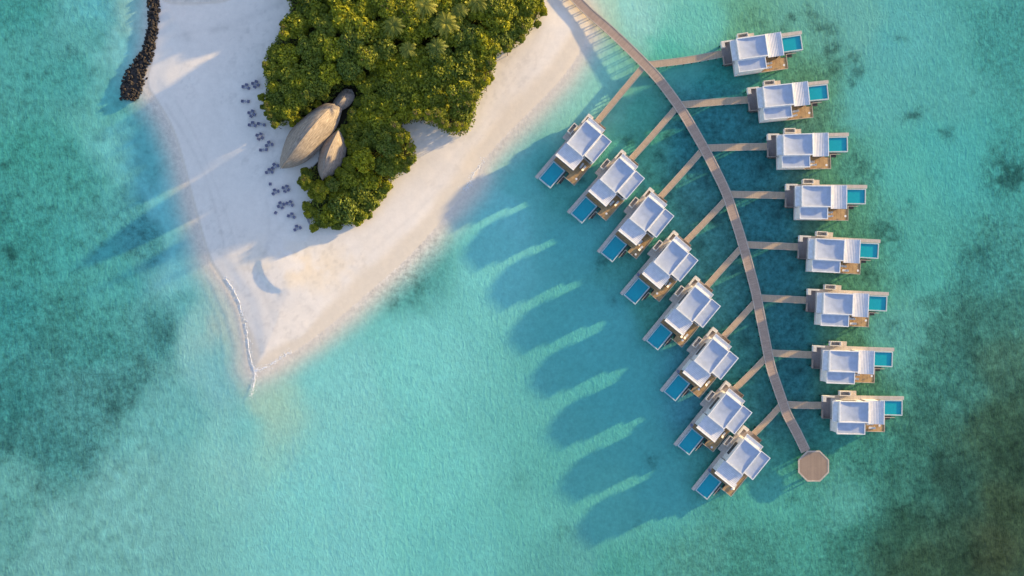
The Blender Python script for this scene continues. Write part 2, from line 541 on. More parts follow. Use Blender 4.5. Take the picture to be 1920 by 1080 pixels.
SPOTS = [(1440, 78, 9, .5), (1405, 30, 12, .6), (1490, 40, 9, .5), (1555, 95, 10, .5), (1612, 135, 12, .55), (1470, 210, 8, .6), (1600, 160, 9, .6), (1245, 255, 12, .55), (1290, 248, 9, .6), (1232, 300, 13, .55), (1275, 320, 12, .5),
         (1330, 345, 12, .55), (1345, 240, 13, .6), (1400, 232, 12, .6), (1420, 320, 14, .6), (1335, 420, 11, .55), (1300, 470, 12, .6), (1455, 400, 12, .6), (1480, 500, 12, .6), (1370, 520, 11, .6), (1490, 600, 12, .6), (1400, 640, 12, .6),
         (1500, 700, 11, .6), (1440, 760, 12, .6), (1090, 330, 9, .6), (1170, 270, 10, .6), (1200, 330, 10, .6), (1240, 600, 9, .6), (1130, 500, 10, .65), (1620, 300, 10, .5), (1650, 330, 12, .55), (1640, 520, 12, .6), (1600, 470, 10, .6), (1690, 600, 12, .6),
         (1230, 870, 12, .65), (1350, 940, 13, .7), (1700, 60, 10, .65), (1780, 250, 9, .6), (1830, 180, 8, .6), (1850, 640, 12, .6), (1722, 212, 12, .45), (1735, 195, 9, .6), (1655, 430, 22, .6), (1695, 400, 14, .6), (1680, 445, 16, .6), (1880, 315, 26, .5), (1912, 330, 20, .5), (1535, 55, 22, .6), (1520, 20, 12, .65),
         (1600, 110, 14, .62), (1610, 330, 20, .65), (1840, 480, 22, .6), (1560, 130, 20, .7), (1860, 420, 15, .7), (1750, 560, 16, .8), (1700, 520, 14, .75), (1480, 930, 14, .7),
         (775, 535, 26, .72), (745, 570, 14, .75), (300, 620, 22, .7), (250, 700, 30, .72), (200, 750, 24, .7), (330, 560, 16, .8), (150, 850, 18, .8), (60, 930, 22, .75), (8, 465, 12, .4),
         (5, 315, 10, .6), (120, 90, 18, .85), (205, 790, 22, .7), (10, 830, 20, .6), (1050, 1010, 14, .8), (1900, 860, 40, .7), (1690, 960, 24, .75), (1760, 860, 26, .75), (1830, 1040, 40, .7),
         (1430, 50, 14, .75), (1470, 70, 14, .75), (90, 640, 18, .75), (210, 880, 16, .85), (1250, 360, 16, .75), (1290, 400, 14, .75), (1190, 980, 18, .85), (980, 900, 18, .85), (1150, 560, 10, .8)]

KABS = np.array([.72, .13, .10])     # per metre of depth, one passage


def bed_height(x, y):
    d = seg_dist(x, y, shore)
    ins = inside(x, y, shore)
    sd = np.where(ins, d, -d)                         # + on land
    wob = (fbm(x, y, 9, 3) - .5) * 1.6 * sstep(0, 6, np.abs(sd))
    s = sd + wob
    zl = .95 * (1 - np.exp(-np.maximum(s, 0) / 9.0)) + .02 * (fbm(x, y, 3, 9) - .5)
    sl = 10.0 + 8 * fbm(x, y, 60, 20)
    dd = np.maximum(-s, 0)
    zw = -.95 * (1 - np.exp(-(dd / (dd + 3.5)) * dd / sl)) - .004 * np.minimum(dd, 5) - .2 * (fbm(x, y, 14, 31) - .5) * sstep(4, 18, -s)
    # the submerged spit south of the tip
    tx, ty = G(472, 780)
    zw = zw + .22 * np.exp(-(((x - tx) / 6) ** 2 + ((y - ty) / 20) ** 2)) * sstep(0, 1.5, -zw)
    z = np.where(s > 0, zl, zw)
    # berm with its scarp facing the tip
    bpoly = [G(*p) for p in [(487, 488), (488, 500), (493, 516), (502, 530), (514, 541), (528, 547), (545, 546), (566, 540), (600, 530), (640, 505), (690, 470), (720, 440), (660, 440), (560, 462), (520, 470), (500, 476)]]
    bd = seg_dist(x, y, bpoly); bi = inside(x, y, bpoly)
    bs = np.where(bi, bd, -bd)
    rx, ry = G(505, 520)
    sharp = np.exp(-(((x - rx) / 9) ** 2 + ((y - ry) / 8) ** 2))
    w = 0.4 + 7 * (1 - np.clip(sharp * 1.5, 0, 1))
    berm = np.where(bs > -w, np.clip((bs + w) / (2 * w + .01), 0, 1), 0)
    z = z + .42 * sharp ** .5 * berm * (s > 2)
    # faint tide terraces on the west beach
    z = z + np.where(s > 0, .025 * np.sin(s * 1.1 + 2 * fbm(x, y, 20, 77)) * np.exp(-s / 10), 0)
    # swash ridges off the lower west shore
    wx, wy = G(425, 600)
    reg = np.exp(-(((x - wx) / 9) ** 2 + ((y - wy) / 18) ** 2))
    z = z + np.where(s < 0, .022 * reg * np.sin(s * 2.3 + 9 * fbm(x, y, 8, 55)), 0)
    return z, s


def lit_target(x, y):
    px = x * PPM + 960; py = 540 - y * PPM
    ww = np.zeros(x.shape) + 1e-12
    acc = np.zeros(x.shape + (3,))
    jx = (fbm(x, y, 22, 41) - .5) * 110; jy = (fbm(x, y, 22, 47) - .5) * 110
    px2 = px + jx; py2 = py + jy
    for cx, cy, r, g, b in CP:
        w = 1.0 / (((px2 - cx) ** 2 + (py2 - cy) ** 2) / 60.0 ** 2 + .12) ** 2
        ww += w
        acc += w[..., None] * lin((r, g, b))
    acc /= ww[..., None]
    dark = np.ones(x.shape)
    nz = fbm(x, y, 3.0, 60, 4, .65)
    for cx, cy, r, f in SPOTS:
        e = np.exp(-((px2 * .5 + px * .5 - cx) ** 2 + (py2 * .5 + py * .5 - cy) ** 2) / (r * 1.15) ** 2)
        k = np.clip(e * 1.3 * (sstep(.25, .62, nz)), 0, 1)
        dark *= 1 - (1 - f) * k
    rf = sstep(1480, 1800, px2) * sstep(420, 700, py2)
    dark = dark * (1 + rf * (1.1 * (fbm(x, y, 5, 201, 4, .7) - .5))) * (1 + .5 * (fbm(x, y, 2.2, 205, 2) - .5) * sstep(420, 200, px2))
    return acc * dark[..., None] * np.array([1.42, 1.12, 1.20]) * (1 - (sstep(1215, 1290, px) * sstep(1570, 1500, px) * sstep(130, 200, py) * sstep(860, 780, py))[..., None] * np.array([.12, .20, .02]))  # last factor puts the villas' bluish shade between the rows into the bed colour


LIT = np.array([1.10, 1.04, 1.04])      # what a white card shows in the open sun (exposed)


def axis(lo, hi, st, far):
    a = list(np.arange(lo, hi + 1e-6, st))
    out = []; d = st
    v = lo
    while v > -far:
        d *= 1.5; v -= d; out.append(v)
    left = out[::-1]
    out = []; d = st; v = hi
    while v < far:
        d *= 1.5; v += d; out.append(v)
    return np.array(left + a + out)


def grid_mesh(name, xs, ys, Z, attrs, mat, smooth=True):
    nx, ny = len(xs), len(ys)
    X, Y = np.meshgrid(xs, ys)
    co = np.stack([X, Y, Z], -1).reshape(-1, 3).astype(np.float32)
    i = np.arange(nx - 1)[None, :] + nx * np.arange(ny - 1)[:, None]
    q = np.stack([i, i + 1, i + 1 + nx, i + nx], -1).reshape(-1, 4).astype(np.int32)
    me = bpy.data.meshes.new(name)
    me.vertices.add(len(co)); me.vertices.foreach_set('co', co.ravel())
    me.loops.add(q.size); me.loops.foreach_set('vertex_index', q.ravel())
    me.polygons.add(len(q))
    me.polygons.foreach_set('loop_start', np.arange(0, q.size, 4, dtype=np.int32))
    me.polygons.foreach_set('loop_total', np.full(len(q), 4, dtype=np.int32))
    me.update(calc_edges=True)
    if smooth:
        me.polygons.foreach_set('use_smooth', np.ones(len(q), dtype=bool))
    for k, v in attrs.items():
        a = me.attributes.new(k, 'FLOAT_COLOR', 'POINT')
        c = np.ones((len(co), 4), dtype=np.float32)
        c[:, :3] = v.reshape(-1, 3)
        a.data.foreach_set('color', c.ravel())
    me.materials.append(mat)
    o = bpy.data.objects.new(name, me)
    COL.objects.link(o)
    return o


xs = axis(-172, 172, .5, 2500); ys = axis(-100, 110, .5, 2500)
X, Y = np.meshgrid(xs, ys)
Z, SD = bed_height(X, Y)
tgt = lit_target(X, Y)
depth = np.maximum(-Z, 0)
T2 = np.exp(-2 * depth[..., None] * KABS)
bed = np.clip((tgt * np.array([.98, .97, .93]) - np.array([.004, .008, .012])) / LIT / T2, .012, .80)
# sand: dry, wet, and the veg floor
dry = np.array([.755, .70, .615]) * (1 + .10 * (fbm(X, Y, 12, 70) - .5) + .06 * (fbm(X, Y, 2.5, 71) - .5))[..., None]
wet = np.array([.64, .57, .46])
ew = sstep(*(G(520, 0)[0], G(640, 0)[0]), X)           # the east shore keeps a wide wet strip
wwid = .9 + 6.2 * ew * (.6 + .8 * fbm(X, Y, 14, 72))
tipd = np.hypot(X - G(520, 660)[0], Y - G(520, 660)[1])
wwid = np.maximum(wwid, 5.0 * np.exp(-(tipd / 12) ** 2))
wetf = 1 - sstep(wwid * .55, wwid * 1.1, SD)
# wheel tracks, raked lines, drift lines and warmer coarse sand
def stroke(pts, w, k):
    d_ = seg_dist(X, Y, [G(*q) for q in catmull(pts, 4)], False)
    return 1 - k * np.exp(-(d_ / w) ** 2) * (.35 + .9 * fbm(X, Y, 2.0, 93))
trk = np.ones(X.shape)
for pts_, w_, k_ in [([(575, 395), (545, 410), (515, 440), (498, 478)], .7, .09), ([(505, 300), (498, 350), (507, 420), (500, 470)], .6, .06), ([(400, 60), (450, 40), (500, 20), (530, 5)], 1.2, .09), ([(330, 70), (400, 55), (470, 60)], .8, .06),
                     ([(430, 130), (470, 125), (495, 118)], .8, .05), ([(310, 195), (350, 260), (385, 330), (410, 410), (425, 480)], .5, .09), ([(330, 190), (365, 250), (395, 320), (425, 400), (445, 470), (470, 540)], .35, .08), ([(490, 540), (500, 560), (510, 585)], .8, .08),
                     ([(1030, 60), (1000, 130), (930, 220), (870, 300), (790, 390), (700, 470), (620, 550)], .5, .05), ([(1010, 60), (960, 160), (900, 240), (830, 320), (740, 405), (660, 470)], .8, .04), ([(350, 66), (356, 74)], 1.4, .12)]:
    trk *= stroke(pts_, w_, k_)
dry = dry * trk[..., None] * (1 - .10 * (sstep(.55, .75, fbm(X, Y, 1.3, 94, 3)) * sstep(.45, .6, fbm(X, Y, 18, 95))))[..., None]
gx, gy = G(575, 500)
gold = np.exp(-(((X - gx) / 17) ** 2 + ((Y - gy) / 8) ** 2)) * sstep(.35, .65, fbm(X, Y, 6, 96))
dry = dry * (1 - gold[..., None] * np.array([.02, .09, .22]))
sand = dry * (1 - .85 * wetf[..., None]) + wet * .85 * wetf[..., None]
u_w = sstep(.01, .45, depth)[..., None]
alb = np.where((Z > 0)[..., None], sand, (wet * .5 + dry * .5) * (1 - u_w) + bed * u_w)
# leaf litter below the trees
veg_px = [(535, -260), (535, 0), (540, 18), (526, 35), (526, 55), (515, 70), (500, 90), (493, 110), (493, 140), (497, 165), (488, 185), (494, 200), (503, 215), (505, 235), (520, 243), (540, 236),
          (600, 250), (590, 300), (570, 315), (564, 340), (567, 356), (585, 368), (568, 385), (578, 410), (590, 433), (610, 430), (635, 432), (665, 424), (700, 400), (725, 370), (735, 345), (760, 325), (784, 300),
          (783, 270), (770, 247), (757, 236), (790, 232), (820, 243), (845, 257), (875, 257), (892, 235), (897, 205), (912, 175), (925, 150), (932, 130), (930, 110), (940, 103), (965, 95), (985, 75),
          (1005, 50), (1027, 15), (1022, 0), (1000, -80), (960, -260)]
vegg = [G(*p) for p in veg_px]
vin = inside(X, Y, vegg) & (seg_dist(X, Y, vegg) > 1.5)
alb = np.where(vin[..., None], np.array([.045, .04, .025]), alb)
rip = np.zeros(X.shape + (3,))
rip[..., 0] = np.where(Z > 0, .08, .25 + .75 * sstep(.1, 1.0, depth))     # relief strength
rip[..., 1] = np.where(Z > 0, .10, .26 + .95 * sstep(.35, .12, bed[..., 1] * .6) + .0)   # mottle strength
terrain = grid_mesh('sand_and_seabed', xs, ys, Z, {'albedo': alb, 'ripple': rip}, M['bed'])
tag(terrain, 'white sand island and pale sandy lagoon floor', 'ground', kind='structure')

xw = axis(-172, 172, 1.0, 2500); yw = axis(-100, 110, 1.0, 2500)
XW, YW = np.meshgrid(xw, yw)
ZB, _ = bed_height(XW, YW)
tint = np.exp(-np.maximum(-ZB, 0)[..., None] * KABS)
water = grid_mesh('water', xw, yw, np.zeros(XW.shape), {'tint': tint}, M['water'])
tag(water, 'clear turquoise lagoon water over sand', 'water', kind='structure')


def ground(x, y):
    z, s = bed_height(np.array([x], float), np.array([y], float))
    return float(z[0])


# ------------------------------------------------------------------ foam
def foam_line(pts, wpx, seed, mb):
    p = [G(*q) for q in catmull(pts, 10)]
    r = random.Random(seed)
    L = []; R = []
    n = len(p)
    for i in range(n):
        a = p[max(0, i - 1)]; b = p[min(n - 1, i + 1)]
        dx, dy = b[0] - a[0], b[1] - a[1]
        l = math.hypot(dx, dy) or 1
        nx, ny = -dy / l, dx / l
        t = i / (n - 1)
        w = wpx / 6 * (.25 + .75 * math.sin(math.pi * min(1, max(0, t))) ** .5) * (.35 + 1.0 * r.random())
        j = (r.random() - .5) * .35
        L.append((p[i][0] + nx * (w / 2 + j), p[i][1] + ny * (w / 2 + j)))
        R.append((p[i][0] - nx * (w / 2 - j), p[i][1] - ny * (w / 2 - j)))
    zz = .02
    v = []
    for a, b in zip(L, R):
        za = max(0, ground(*a)) + .03; zb = max(0, ground(*b)) + .03
        zc = max(za, zb)
        v += [(a[0], a[1], za), ((a[0] + b[0]) / 2, (a[1] + b[1]) / 2, zc + .05), (b[0], b[1], zb)]
    f = []
    for i in range(n - 1):
        if r.random() < .28: continue
        for k in range(2):
            f.append((3 * i + k, 3 * i + k + 1, 3 * i + 4 + k, 3 * i + 3 + k))
    mb.add(v, f)
    for i in range(n * 5):
        q = p[r.randrange(n)]
        x = q[0] + r.gauss(0, .5); y = q[1] + r.gauss(0, .5); s = .04 + .11 * r.random()
        z = max(0, ground(x, y)) + .025
        k = 6
        mb.add([(x + s * math.cos(6.283 * t / k) * (.6 + .8 * r.random()), y + s * math.sin(6.283 * t / k) * (.6 + .8 * r.random()), z) for t in range(k)] + [(x, y, z + .03)],
               [(t, (t + 1) % k, k) for t in range(k)])


fm = MB()
foam_line([(424, 522), (438, 543), (449, 566), (452, 588)], 1.4, 1, fm)
foam_line([(449, 578), (459, 603), (463, 625), (466, 650), (472, 678), (477, 694)], 1.6, 2, fm)
foam_line([(476, 690), (478, 705), (476, 722), (471, 742)], 2.2, 3, fm)
foam_line([(477, 695), (495, 690), (515, 679), (530, 668), (544, 660)], 2.0, 4, fm)
tag(fm.build('sea_foam', M['foam']), 'thin white line of breaking foam round the sandspit tip', 'foam', kind='stuff')
fm = MB()
foam_line([(868, 357), (880, 344), (889, 326), (908, 298)], .8, 6, fm)
tag(fm.build('shore_foam', M['foam']), 'faint broken foam at the water edge of the beaches', 'foam', kind='stuff')


# ================================================================== JETTY
def ribbon(path, width, z0, z1, name, mat, parent, off=0.0):
    """slab that follows a path; UV.x runs along it"""
    mb = MB()
    n = len(path); s = 0; v = []; uv = []
    for i in range(n):
        a = path[max(0, i - 1)]; b = path[min(n - 1, i + 1)]
        l = math.hypot(b[0] - a[0], b[1] - a[1]) or 1
        nx, ny = -(b[1] - a[1]) / l, (b[0] - a[0]) / l
        if i: s += math.hypot(path[i][0] - path[i - 1][0], path[i][1] - path[i - 1][1])
        for sd in (1, -1):
            x = path[i][0] + nx * (off + sd * width / 2); y = path[i][1] + ny * (off + sd * width / 2)
            v += [(x, y, z1), (x, y, z0)]
            uv += [(s, sd * width / 2)] * 2
    f = []
    for i in range(n - 1):
        a = 4 * i; b = a + 4
        f += [(a + 2, b + 2, b, a), (a + 1, b + 1, b + 3, a + 3), (a, b, b + 1, a + 1), (b + 2, a + 2, a + 3, b + 3)]
    f += [(0, 1, 3, 2), (4 * n - 4, 4 * n - 2, 4 * n - 1, 4 * n - 3)]
    mb.add(v, f, uv)
    return mb.build(name, mat, parent)


def resample(path, step):
    out = [path[0]]; acc = 0
    for a, b in zip(path, path[1:]):
        l = math.hypot(b[0] - a[0], b[1] - a[1])
        t = step - acc
        while t <= l:
            out.append((a[0] + (b[0] - a[0]) * t / l, a[1] + (b[1] - a[1]) * t / l)); t += step
        acc = (acc + l) % step
    return out


def bents(path, width, ztop, parent, step, skip=1):
    p = resample(path, step)
    for i in range(skip, len(p)):
        a = p[i - 1]; b = p[min(i + 1, len(p) - 1)]
        l = math.hypot(b[0] - a[0], b[1] - a[1]) or 1
        tx, ty = (b[0] - a[0]) / l, (b[1] - a[1]) / l
        nx, ny = -ty, tx
        mb = MB()
        for sd in (1, -1):
            x = p[i][0] + nx * sd * (width / 2 - .25); y = p[i][1] + ny * sd * (width / 2 - .25)
            mb.cyl(x, y, min(-.5, ground(x, y)) - .6, ztop - .25, .15, n=8)
        w = width / 2; h = .12
        x, y = p[i]
        q = [(x + nx * w + tx * h, y + ny * w + ty * h), (x + nx * w - tx * h, y + ny * w - ty * h), (x - nx * w - tx * h, y - ny * w - ty * h), (x - nx * w + tx * h, y - ny * w + ty * h)]
        mb.prism(q, ztop - .25, ztop)
        mb.build('pile_bent', M['pile'], parent)


ZJ = 1.38
jet_px = [(1062, -22), (1080, -2), (1107, 25), (1142, 55), (1178, 89), (1211, 122), (1233, 146), (1252, 170), (1275, 202), (1292, 229), (1318, 274), (1338, 312), (1361, 360), (1375, 401), (1390, 448), (1404, 498), (1417, 547),
          (1425, 588), (1434, 632), (1445, 686), (1456, 720), (1467, 752), (1476, 777), (1494, 811), (1511, 846)]
jp = [G(px, py, ZJ) for px, py in jet_px]
jpath = catmull(jp, 5)
jet = empty('jetty', (*jp[-1], 0))
jo = Vector((*jp[-1], 0))
jrel = [(a - jo.x, b - jo.y) for a, b in jpath]


def abs_children(root):
    for c in bpy.data.objects:
        if c.parent == root and c.type == 'MESH' and not c.get('_m'):
            c.data.transform(Matrix.Translation(-root.location)); c['_m'] = 1


def path_structure(name, path, width, z, step, deckmat, label, cat, group=None, kw=.16, skip=1):
    r = empty(name, (path[0][0], path[0][1], 0))
    ribbon(path, width - 2 * kw, z - .12, z, 'deck', deckmat, r)
    ribbon(path, kw, z - .14, z + .05, 'kerb', M['kerb'], r, off=width / 2 - kw / 2)
    ribbon(path, kw, z - .14, z + .05, 'kerb', M['kerb'], r, off=-width / 2 + kw / 2)
    bents(path, width - .3, z - .14, r, step, skip)
    for c in [c for c in bpy.data.objects if c.parent == r]:
        c.data.transform(Matrix.Translation((-path[0][0], -path[0][1], 0)))
    tag(r, label, cat, group)
    return r


bpy.data.objects.remove(jet)
path_structure('jetty', jpath, 3.0, ZJ, 2.9, M['jetty'], 'long curving timber jetty linking the island to both rows of villas', 'jetty', kw=.3, skip=0)

ORD = ['topmost', 'second from the top', 'third from the top', 'fourth from the top', 'fourth from the bottom', 'third from the bottom', 'second from the bottom', 'bottommost']
WL = [[(1201, 131), (1160, 180), (1116, 233)], [(1263, 208), (1224, 253), (1180, 302)], [(1313, 286), (1276, 328), (1235, 373)], [(1356, 380), (1320, 418), (1280, 459)],
      [(1387, 468), (1355, 503), (1318, 545)], [(1412, 571), (1382, 604), (1348, 641)], [(1432, 675), (1406, 702), (1374, 733)], [(1460, 765), (1436, 791), (1407, 820)]]
WR = [[(1221, 121), (1290, 112.5), (1350, 101.5), (1372, 97)], [(1285, 196), (1366, 189.5), (1415, 186.5)], [(1326, 277.5), (1396, 275.5), (1452, 274.5)], [(1371, 364.5), (1430, 365.5), (1488, 367)],
      [(1402, 459), (1450, 461), (1510, 463.5)], [(1429, 559), (1475, 561), (1524, 563.5)], [(1448, 662), (1488, 664), (1534, 666)], [(1472, 758), (1505, 760), (1552, 760)]]
for i in range(8):
    for row, W, wd in (('left', WL, 1.9), ('right', WR, 2.2)):
        pth = catmull([G(px, py, 1.3) for px, py in W[i]], 4)
        pth = [(pth[0][0] * 2.2 - pth[1][0] * 1.2, pth[0][1] * 2.2 - pth[1][1] * 1.2)] + pth
        path_structure('walkway', pth, wd, 1.30, 2.6, M['walk'],
                       'narrow timber walkway to the %s villa of the %s row' % (ORD[i], row), 'walkway', 'walkways branching off the jetty', kw=.14)

# octagonal platform
ox, oy = G(1525.5, 874, 1.4)
plat = empty('viewing_platform', (ox, oy, 0), 0)
R8 = 5.2
oc = lambda r: [(r * math.cos(math.radians(22.5 + 45 * k)), r * math.sin(math.radians(22.5 + 45 * k))) for k in range(8)]
MB().prism(oc(R8 - .5), 1.22, 1.40).build('deck', M['platform'], plat)
a, b = oc(R8 - .5), oc(R8)
rm = MB()
for k in range(8):
    k2 = (k + 1) % 8
    rm.prism([a[k], b[k], b[k2], a[k2]][::-1] if False else [b[k], b[k2], a[k2], a[k]], 1.20, 1.44)
rm.build('rim', M['kerb'], plat)
for k in range(8):
    x, y = oc(R8 - .8)[k]
    MB().cyl(x, y, -2.4, 1.22, .18).build('pile', M['pile'], plat)
tag(plat, 'octagonal timber viewing platform at the far end of the jetty', 'platform')


# ================================================================== VILLAS
def dish(mb, x0, x1, y0, y1, zb, sx, sy, n=14):
    v = []
    for j in range(n + 1):
        for i in range(n + 1):
            u = 2 * i / n - 1; w = 2 * j / n - 1
            v.append((x0 + (x1 - x0) * i / n, y0 + (y1 - y0) * j / n, zb + sx * u * u + sy * w * w))
    f = [(j * (n + 1) + i, j * (n + 1) + i + 1, (j + 1) * (n + 1) + i + 1, (j + 1) * (n + 1) + i) for j in range(n) for i in range(n)]
    mb.add(v, f)


class VillaMB(MB):
    """everything at roof level sits UP metres higher than written"""
    UP = 1.15

    def add(s, verts, faces, uvs=None):
        return super().add([(x, y, z + s.UP if z >= 4.1 else z) for x, y, z in verts], faces, uvs)


def build_villa(flip):
    r = empty('water_villa')
    B = lambda: VillaMB(flip)
    ZD = 1.45
    # --- main roof
    o = B().box(0, 9, 0, 6.5, 4.5, 4.62).ring(0, 9, 0, 6.5, .26, 4.62, 5.22).build('main_roof', M['white'], r)
    mb = B(); dish(mb, .26, 8.74, .26, 6.24, 4.72, .30, .09); mb.build('roof_membrane', M['membrane'], o, True)
    # --- side roof
    o = B().box(-.4, 8.2, 6.52, 10.15, 4.22, 4.34).ring(-.4, 8.2, 6.52, 10.15, .22, 4.34, 4.66).build('side_roof', M['white'], r)
    mb = B(); dish(mb, -.18, 7.98, 6.74, 9.93, 4.37, .07, .04); mb.build('roof_membrane', M['membrane'], o, True)
    # --- living room roof with standing seams
    mb = B().box(9.02, 13.7, -.25, 6.95, 4.38, 4.46)
    nx_ = 47; vv = []
    for j_ in (-.25, 6.95):
        for i_ in range(nx_ + 1):
            u_ = 2 * i_ / nx_ - 1
            vv.append((9.02 + 4.68 * i_ / nx_, j_, 4.48 + .20 * u_ * u_ + (.035 if i_ % 5 == 2 else 0)))
    mb.add(vv, [(i_, i_ + 1, nx_ + 2 + i_, nx_ + 1 + i_) for i_ in range(nx_)])
    mb.add([(9.02, -.25, 4.46), (13.7, -.25, 4.46)] + vv[nx_::-1], [tuple(range(nx_ + 3))])
    o = mb.build('living_roof', M['seamed'], r)
    B().box(13.7, 13.92, -.25, 6.95, 4.36, 4.74).build('fascia', M['white'], o)
    # --- entrance canopy
    o = B().box(-1.75, -.02, .1, 6.3, 4.22, 4.40).box(-1.75, -1.6, .1, 6.3, 4.40, 4.55).box(-1.6, -.02, .1, .25, 4.40, 4.55).box(-1.6, -.02, 6.15, 6.3, 4.40, 4.55).build('entrance_canopy', M['white'], r)
    # --- walls
    B().box(.3, 8.7, .3, .5, ZD, 4.5).box(.3, .5, .5, 6.3, ZD, 4.5).box(8.5, 8.7, .5, 6.3, ZD, 4.22).box(.3, 8.7, 6.3, 6.5, ZD, 4.5).build('main_wall', M['white'], r)
    B().box(-.1, 7.9, 9.7, 9.9, ZD, 4.22).box(-.1, .1, 6.5, 9.7, ZD, 4.22).box(7.7, 7.9, 6.5, 9.7, ZD, 4.22).build('side_wall', M['white'], r)
    for (x0, x1, y0, y1) in ((7.9, 7.96, 7.0, 9.2), (2.2, 6.8, .24, .3)):
        f = B().box(x0, x1, y0, y1, ZD + .5, 4.0).build('window', M['frame'], r)
        if x1 - x0 > y1 - y0:
            yy = (y1, y1 + .02) if y0 > 5 else (y0 - .02, y0)
            B().box(x0 + .1, x1 - .1, yy[0], yy[1], ZD + .6, 3.9).build('pane', M['glass'], f)
        else:
            B().box(x1, x1 + .02, y0 + .1, y1 - .1, ZD + .6, 3.9).build('pane', M['glass'], f)
    # living room glass front
    g = B().box(13.2, 13.26, .2, 6.5, ZD, 4.38).build('glass_front', M['glass'], r)
    fr = B()
    for k in range(6):
        y = .2 + k * 1.25
        fr.box(13.27, 13.33, y - .04, y + .04, ZD, 4.36)
    fr.build('frame', M['frame'], g)
    B().box(9.0, 13.1, 0, .2, ZD, 4.38).build('living_wall', M['white'], r)
    d = B().box(.22, .3, 2.6, 4.1, ZD, 3.9).build('door', M['bronze'], r)
    B().box(.16, .22, 3.9, 3.97, ZD + .9, ZD + 1.3).build('handle', M['frame'], d)
    # --- decks
    B().box(-.4, 8.98, .05, 6.5, ZD - .2, ZD - .012).box(-.4, 8.2, 6.5, 10.05, ZD - .2, ZD - .014).build('floor_slab', M['stone'], r)
    B().box(-2.6, 14.3, -.7, 6.3, .25, ZD - .21).box(.2, 15.9, 6.3, 9.6, .25, ZD - .21).build('light_block', M['pile'], r)  # solid box added under the floor to stop sun passing between stilts
    B().box(-3.2, -.42, -.95, 6.1, ZD - .2, ZD).build('entrance_deck', M['deckgrey'], r)
    B().box(-.4, 14.6, -1.05, .03, ZD - .2, ZD).build('side_deck', M['decklight'], r)
    B().box(14.62, 22.3, -1.05, .03, ZD - .2, ZD - .003).build('pool_deck', M['decklight'], r)
    mb = B().box(9.0, 14.58, .05, 6.5, ZD - .2, ZD).box(8.22, 16.3, 6.52, 9.9, ZD - .2, ZD)
    mb.build('deck', M['deck'], r)
    B().box(8.22, 16.46, 9.92, 10.08, ZD - .2, ZD + .12).box(16.3, 16.46, 5.55, 9.92, ZD - .2, ZD + .12).build('deck_edge', M['kerb'], r)
    # step down to the water between pool and deck
    st = B()
    for k in range(4):
        st.box(14.7 + .0, 18.6 - .5 * k, 5.15 + .0, 5.5, ZD - .45 - .35 * k, ZD - .3 - .35 * k) if k == 0 else st.box(16.6 + .7 * k - .7, 16.6 + .7 * k, 5.15, 6.4, ZD - .35 - .3 * k, ZD - .25 - .3 * k)
    st.build('water_steps', M['pile'], r)
    B().box(16.48, 19.6, 5.5, 5.66, ZD - .1, ZD + .02).build('mooring_beam', M['kerb'], r)
    # --- pool
    p = B().ring(14.75, 21.9, .15, 4.95, .3, ZD - 1.3, ZD + .06).box(15.05, 21.6, .45, 4.65, ZD - 1.35, ZD - 1.2).build('pool', M['tile'], r)
    B().box(15.05, 21.6, .45, 4.65, ZD - 1.1, ZD - .18).build('pool_water', M['pool'], p)
    # --- walls that screen the entrance and the outdoor shower
    B().box(-3.3, -1.9, -1.0, -.8, ZD, 2.45).box(-3.3, -3.1, -.8, .9, ZD, 2.45).box(-1.9, .2, -1.0, -.8, ZD, 2.45).box(-3.1, -2.2, .7, .9, ZD, 2.45).build('screen_wall', M['white'], r)
    B().box(-3.3, -2.3, -1.0, .9, 2.45, 2.55).box(-2.3, .25, -1.0, -.5, 2.45, 2.55).build('screen_cap', M['stone'], r)
    B().box(1.9, 7.5, -2.5, -1.07, ZD - .25, ZD - .05).build('shower_floor', M['decklight'], r)
    B().ring(1.9, 5.2, -2.5, -1.07, .16, ZD - .05, 2.6).build('shower_enclosure', M['white'], r)
    B().box(1.85, 5.25, -2.55, -2.3, 2.6, 2.7).box(1.85, 2.1, -2.3, -1.05, 2.6, 2.7).box(5.0, 5.25, -2.3, -1.05, 2.6, 2.7).box(2.1, 5.0, -1.3, -1.05, 2.6, 2.7).build('shower_cap', M['stone'], r)
    # --- rail along the entrance
    B().box(-3.2, -3.08, 3.4, 6.1, ZD, ZD + 1.0).box(-3.08, -.42, 5.98, 6.1, ZD, ZD + 1.0).build('entrance_rail', M['deckgrey'], r)
    for x, y in ((-2.8, -.5), (-2.8, 5.6), (1, .5), (1, 6), (4.5, .5), (4.5, 6), (1, 9.6), (7.5, 9.6), (8.5, .5), (8.5, 6), (12, -.3), (12, 6), (12, 9.4), (15.8, 9.4), (15.4, .7), (15.4, 4.4), (21.3, .7), (21.3, 4.4), (3, -2)):
        B().cyl(x, y, -2.6, ZD - .3, .2).build('stilt', M['pile'], r)
    return r


def corner_origin(px, py, z, lx, ly, ang, flip):
    """place of the villa origin from one measured roof corner (lx, ly at height z)"""
    x, y = G(px, py, z)
    c, s = math.cos(ang), math.sin(ang)
    ly *= flip
    return (x - (lx * c - ly * s), y - (lx * s + ly * c))


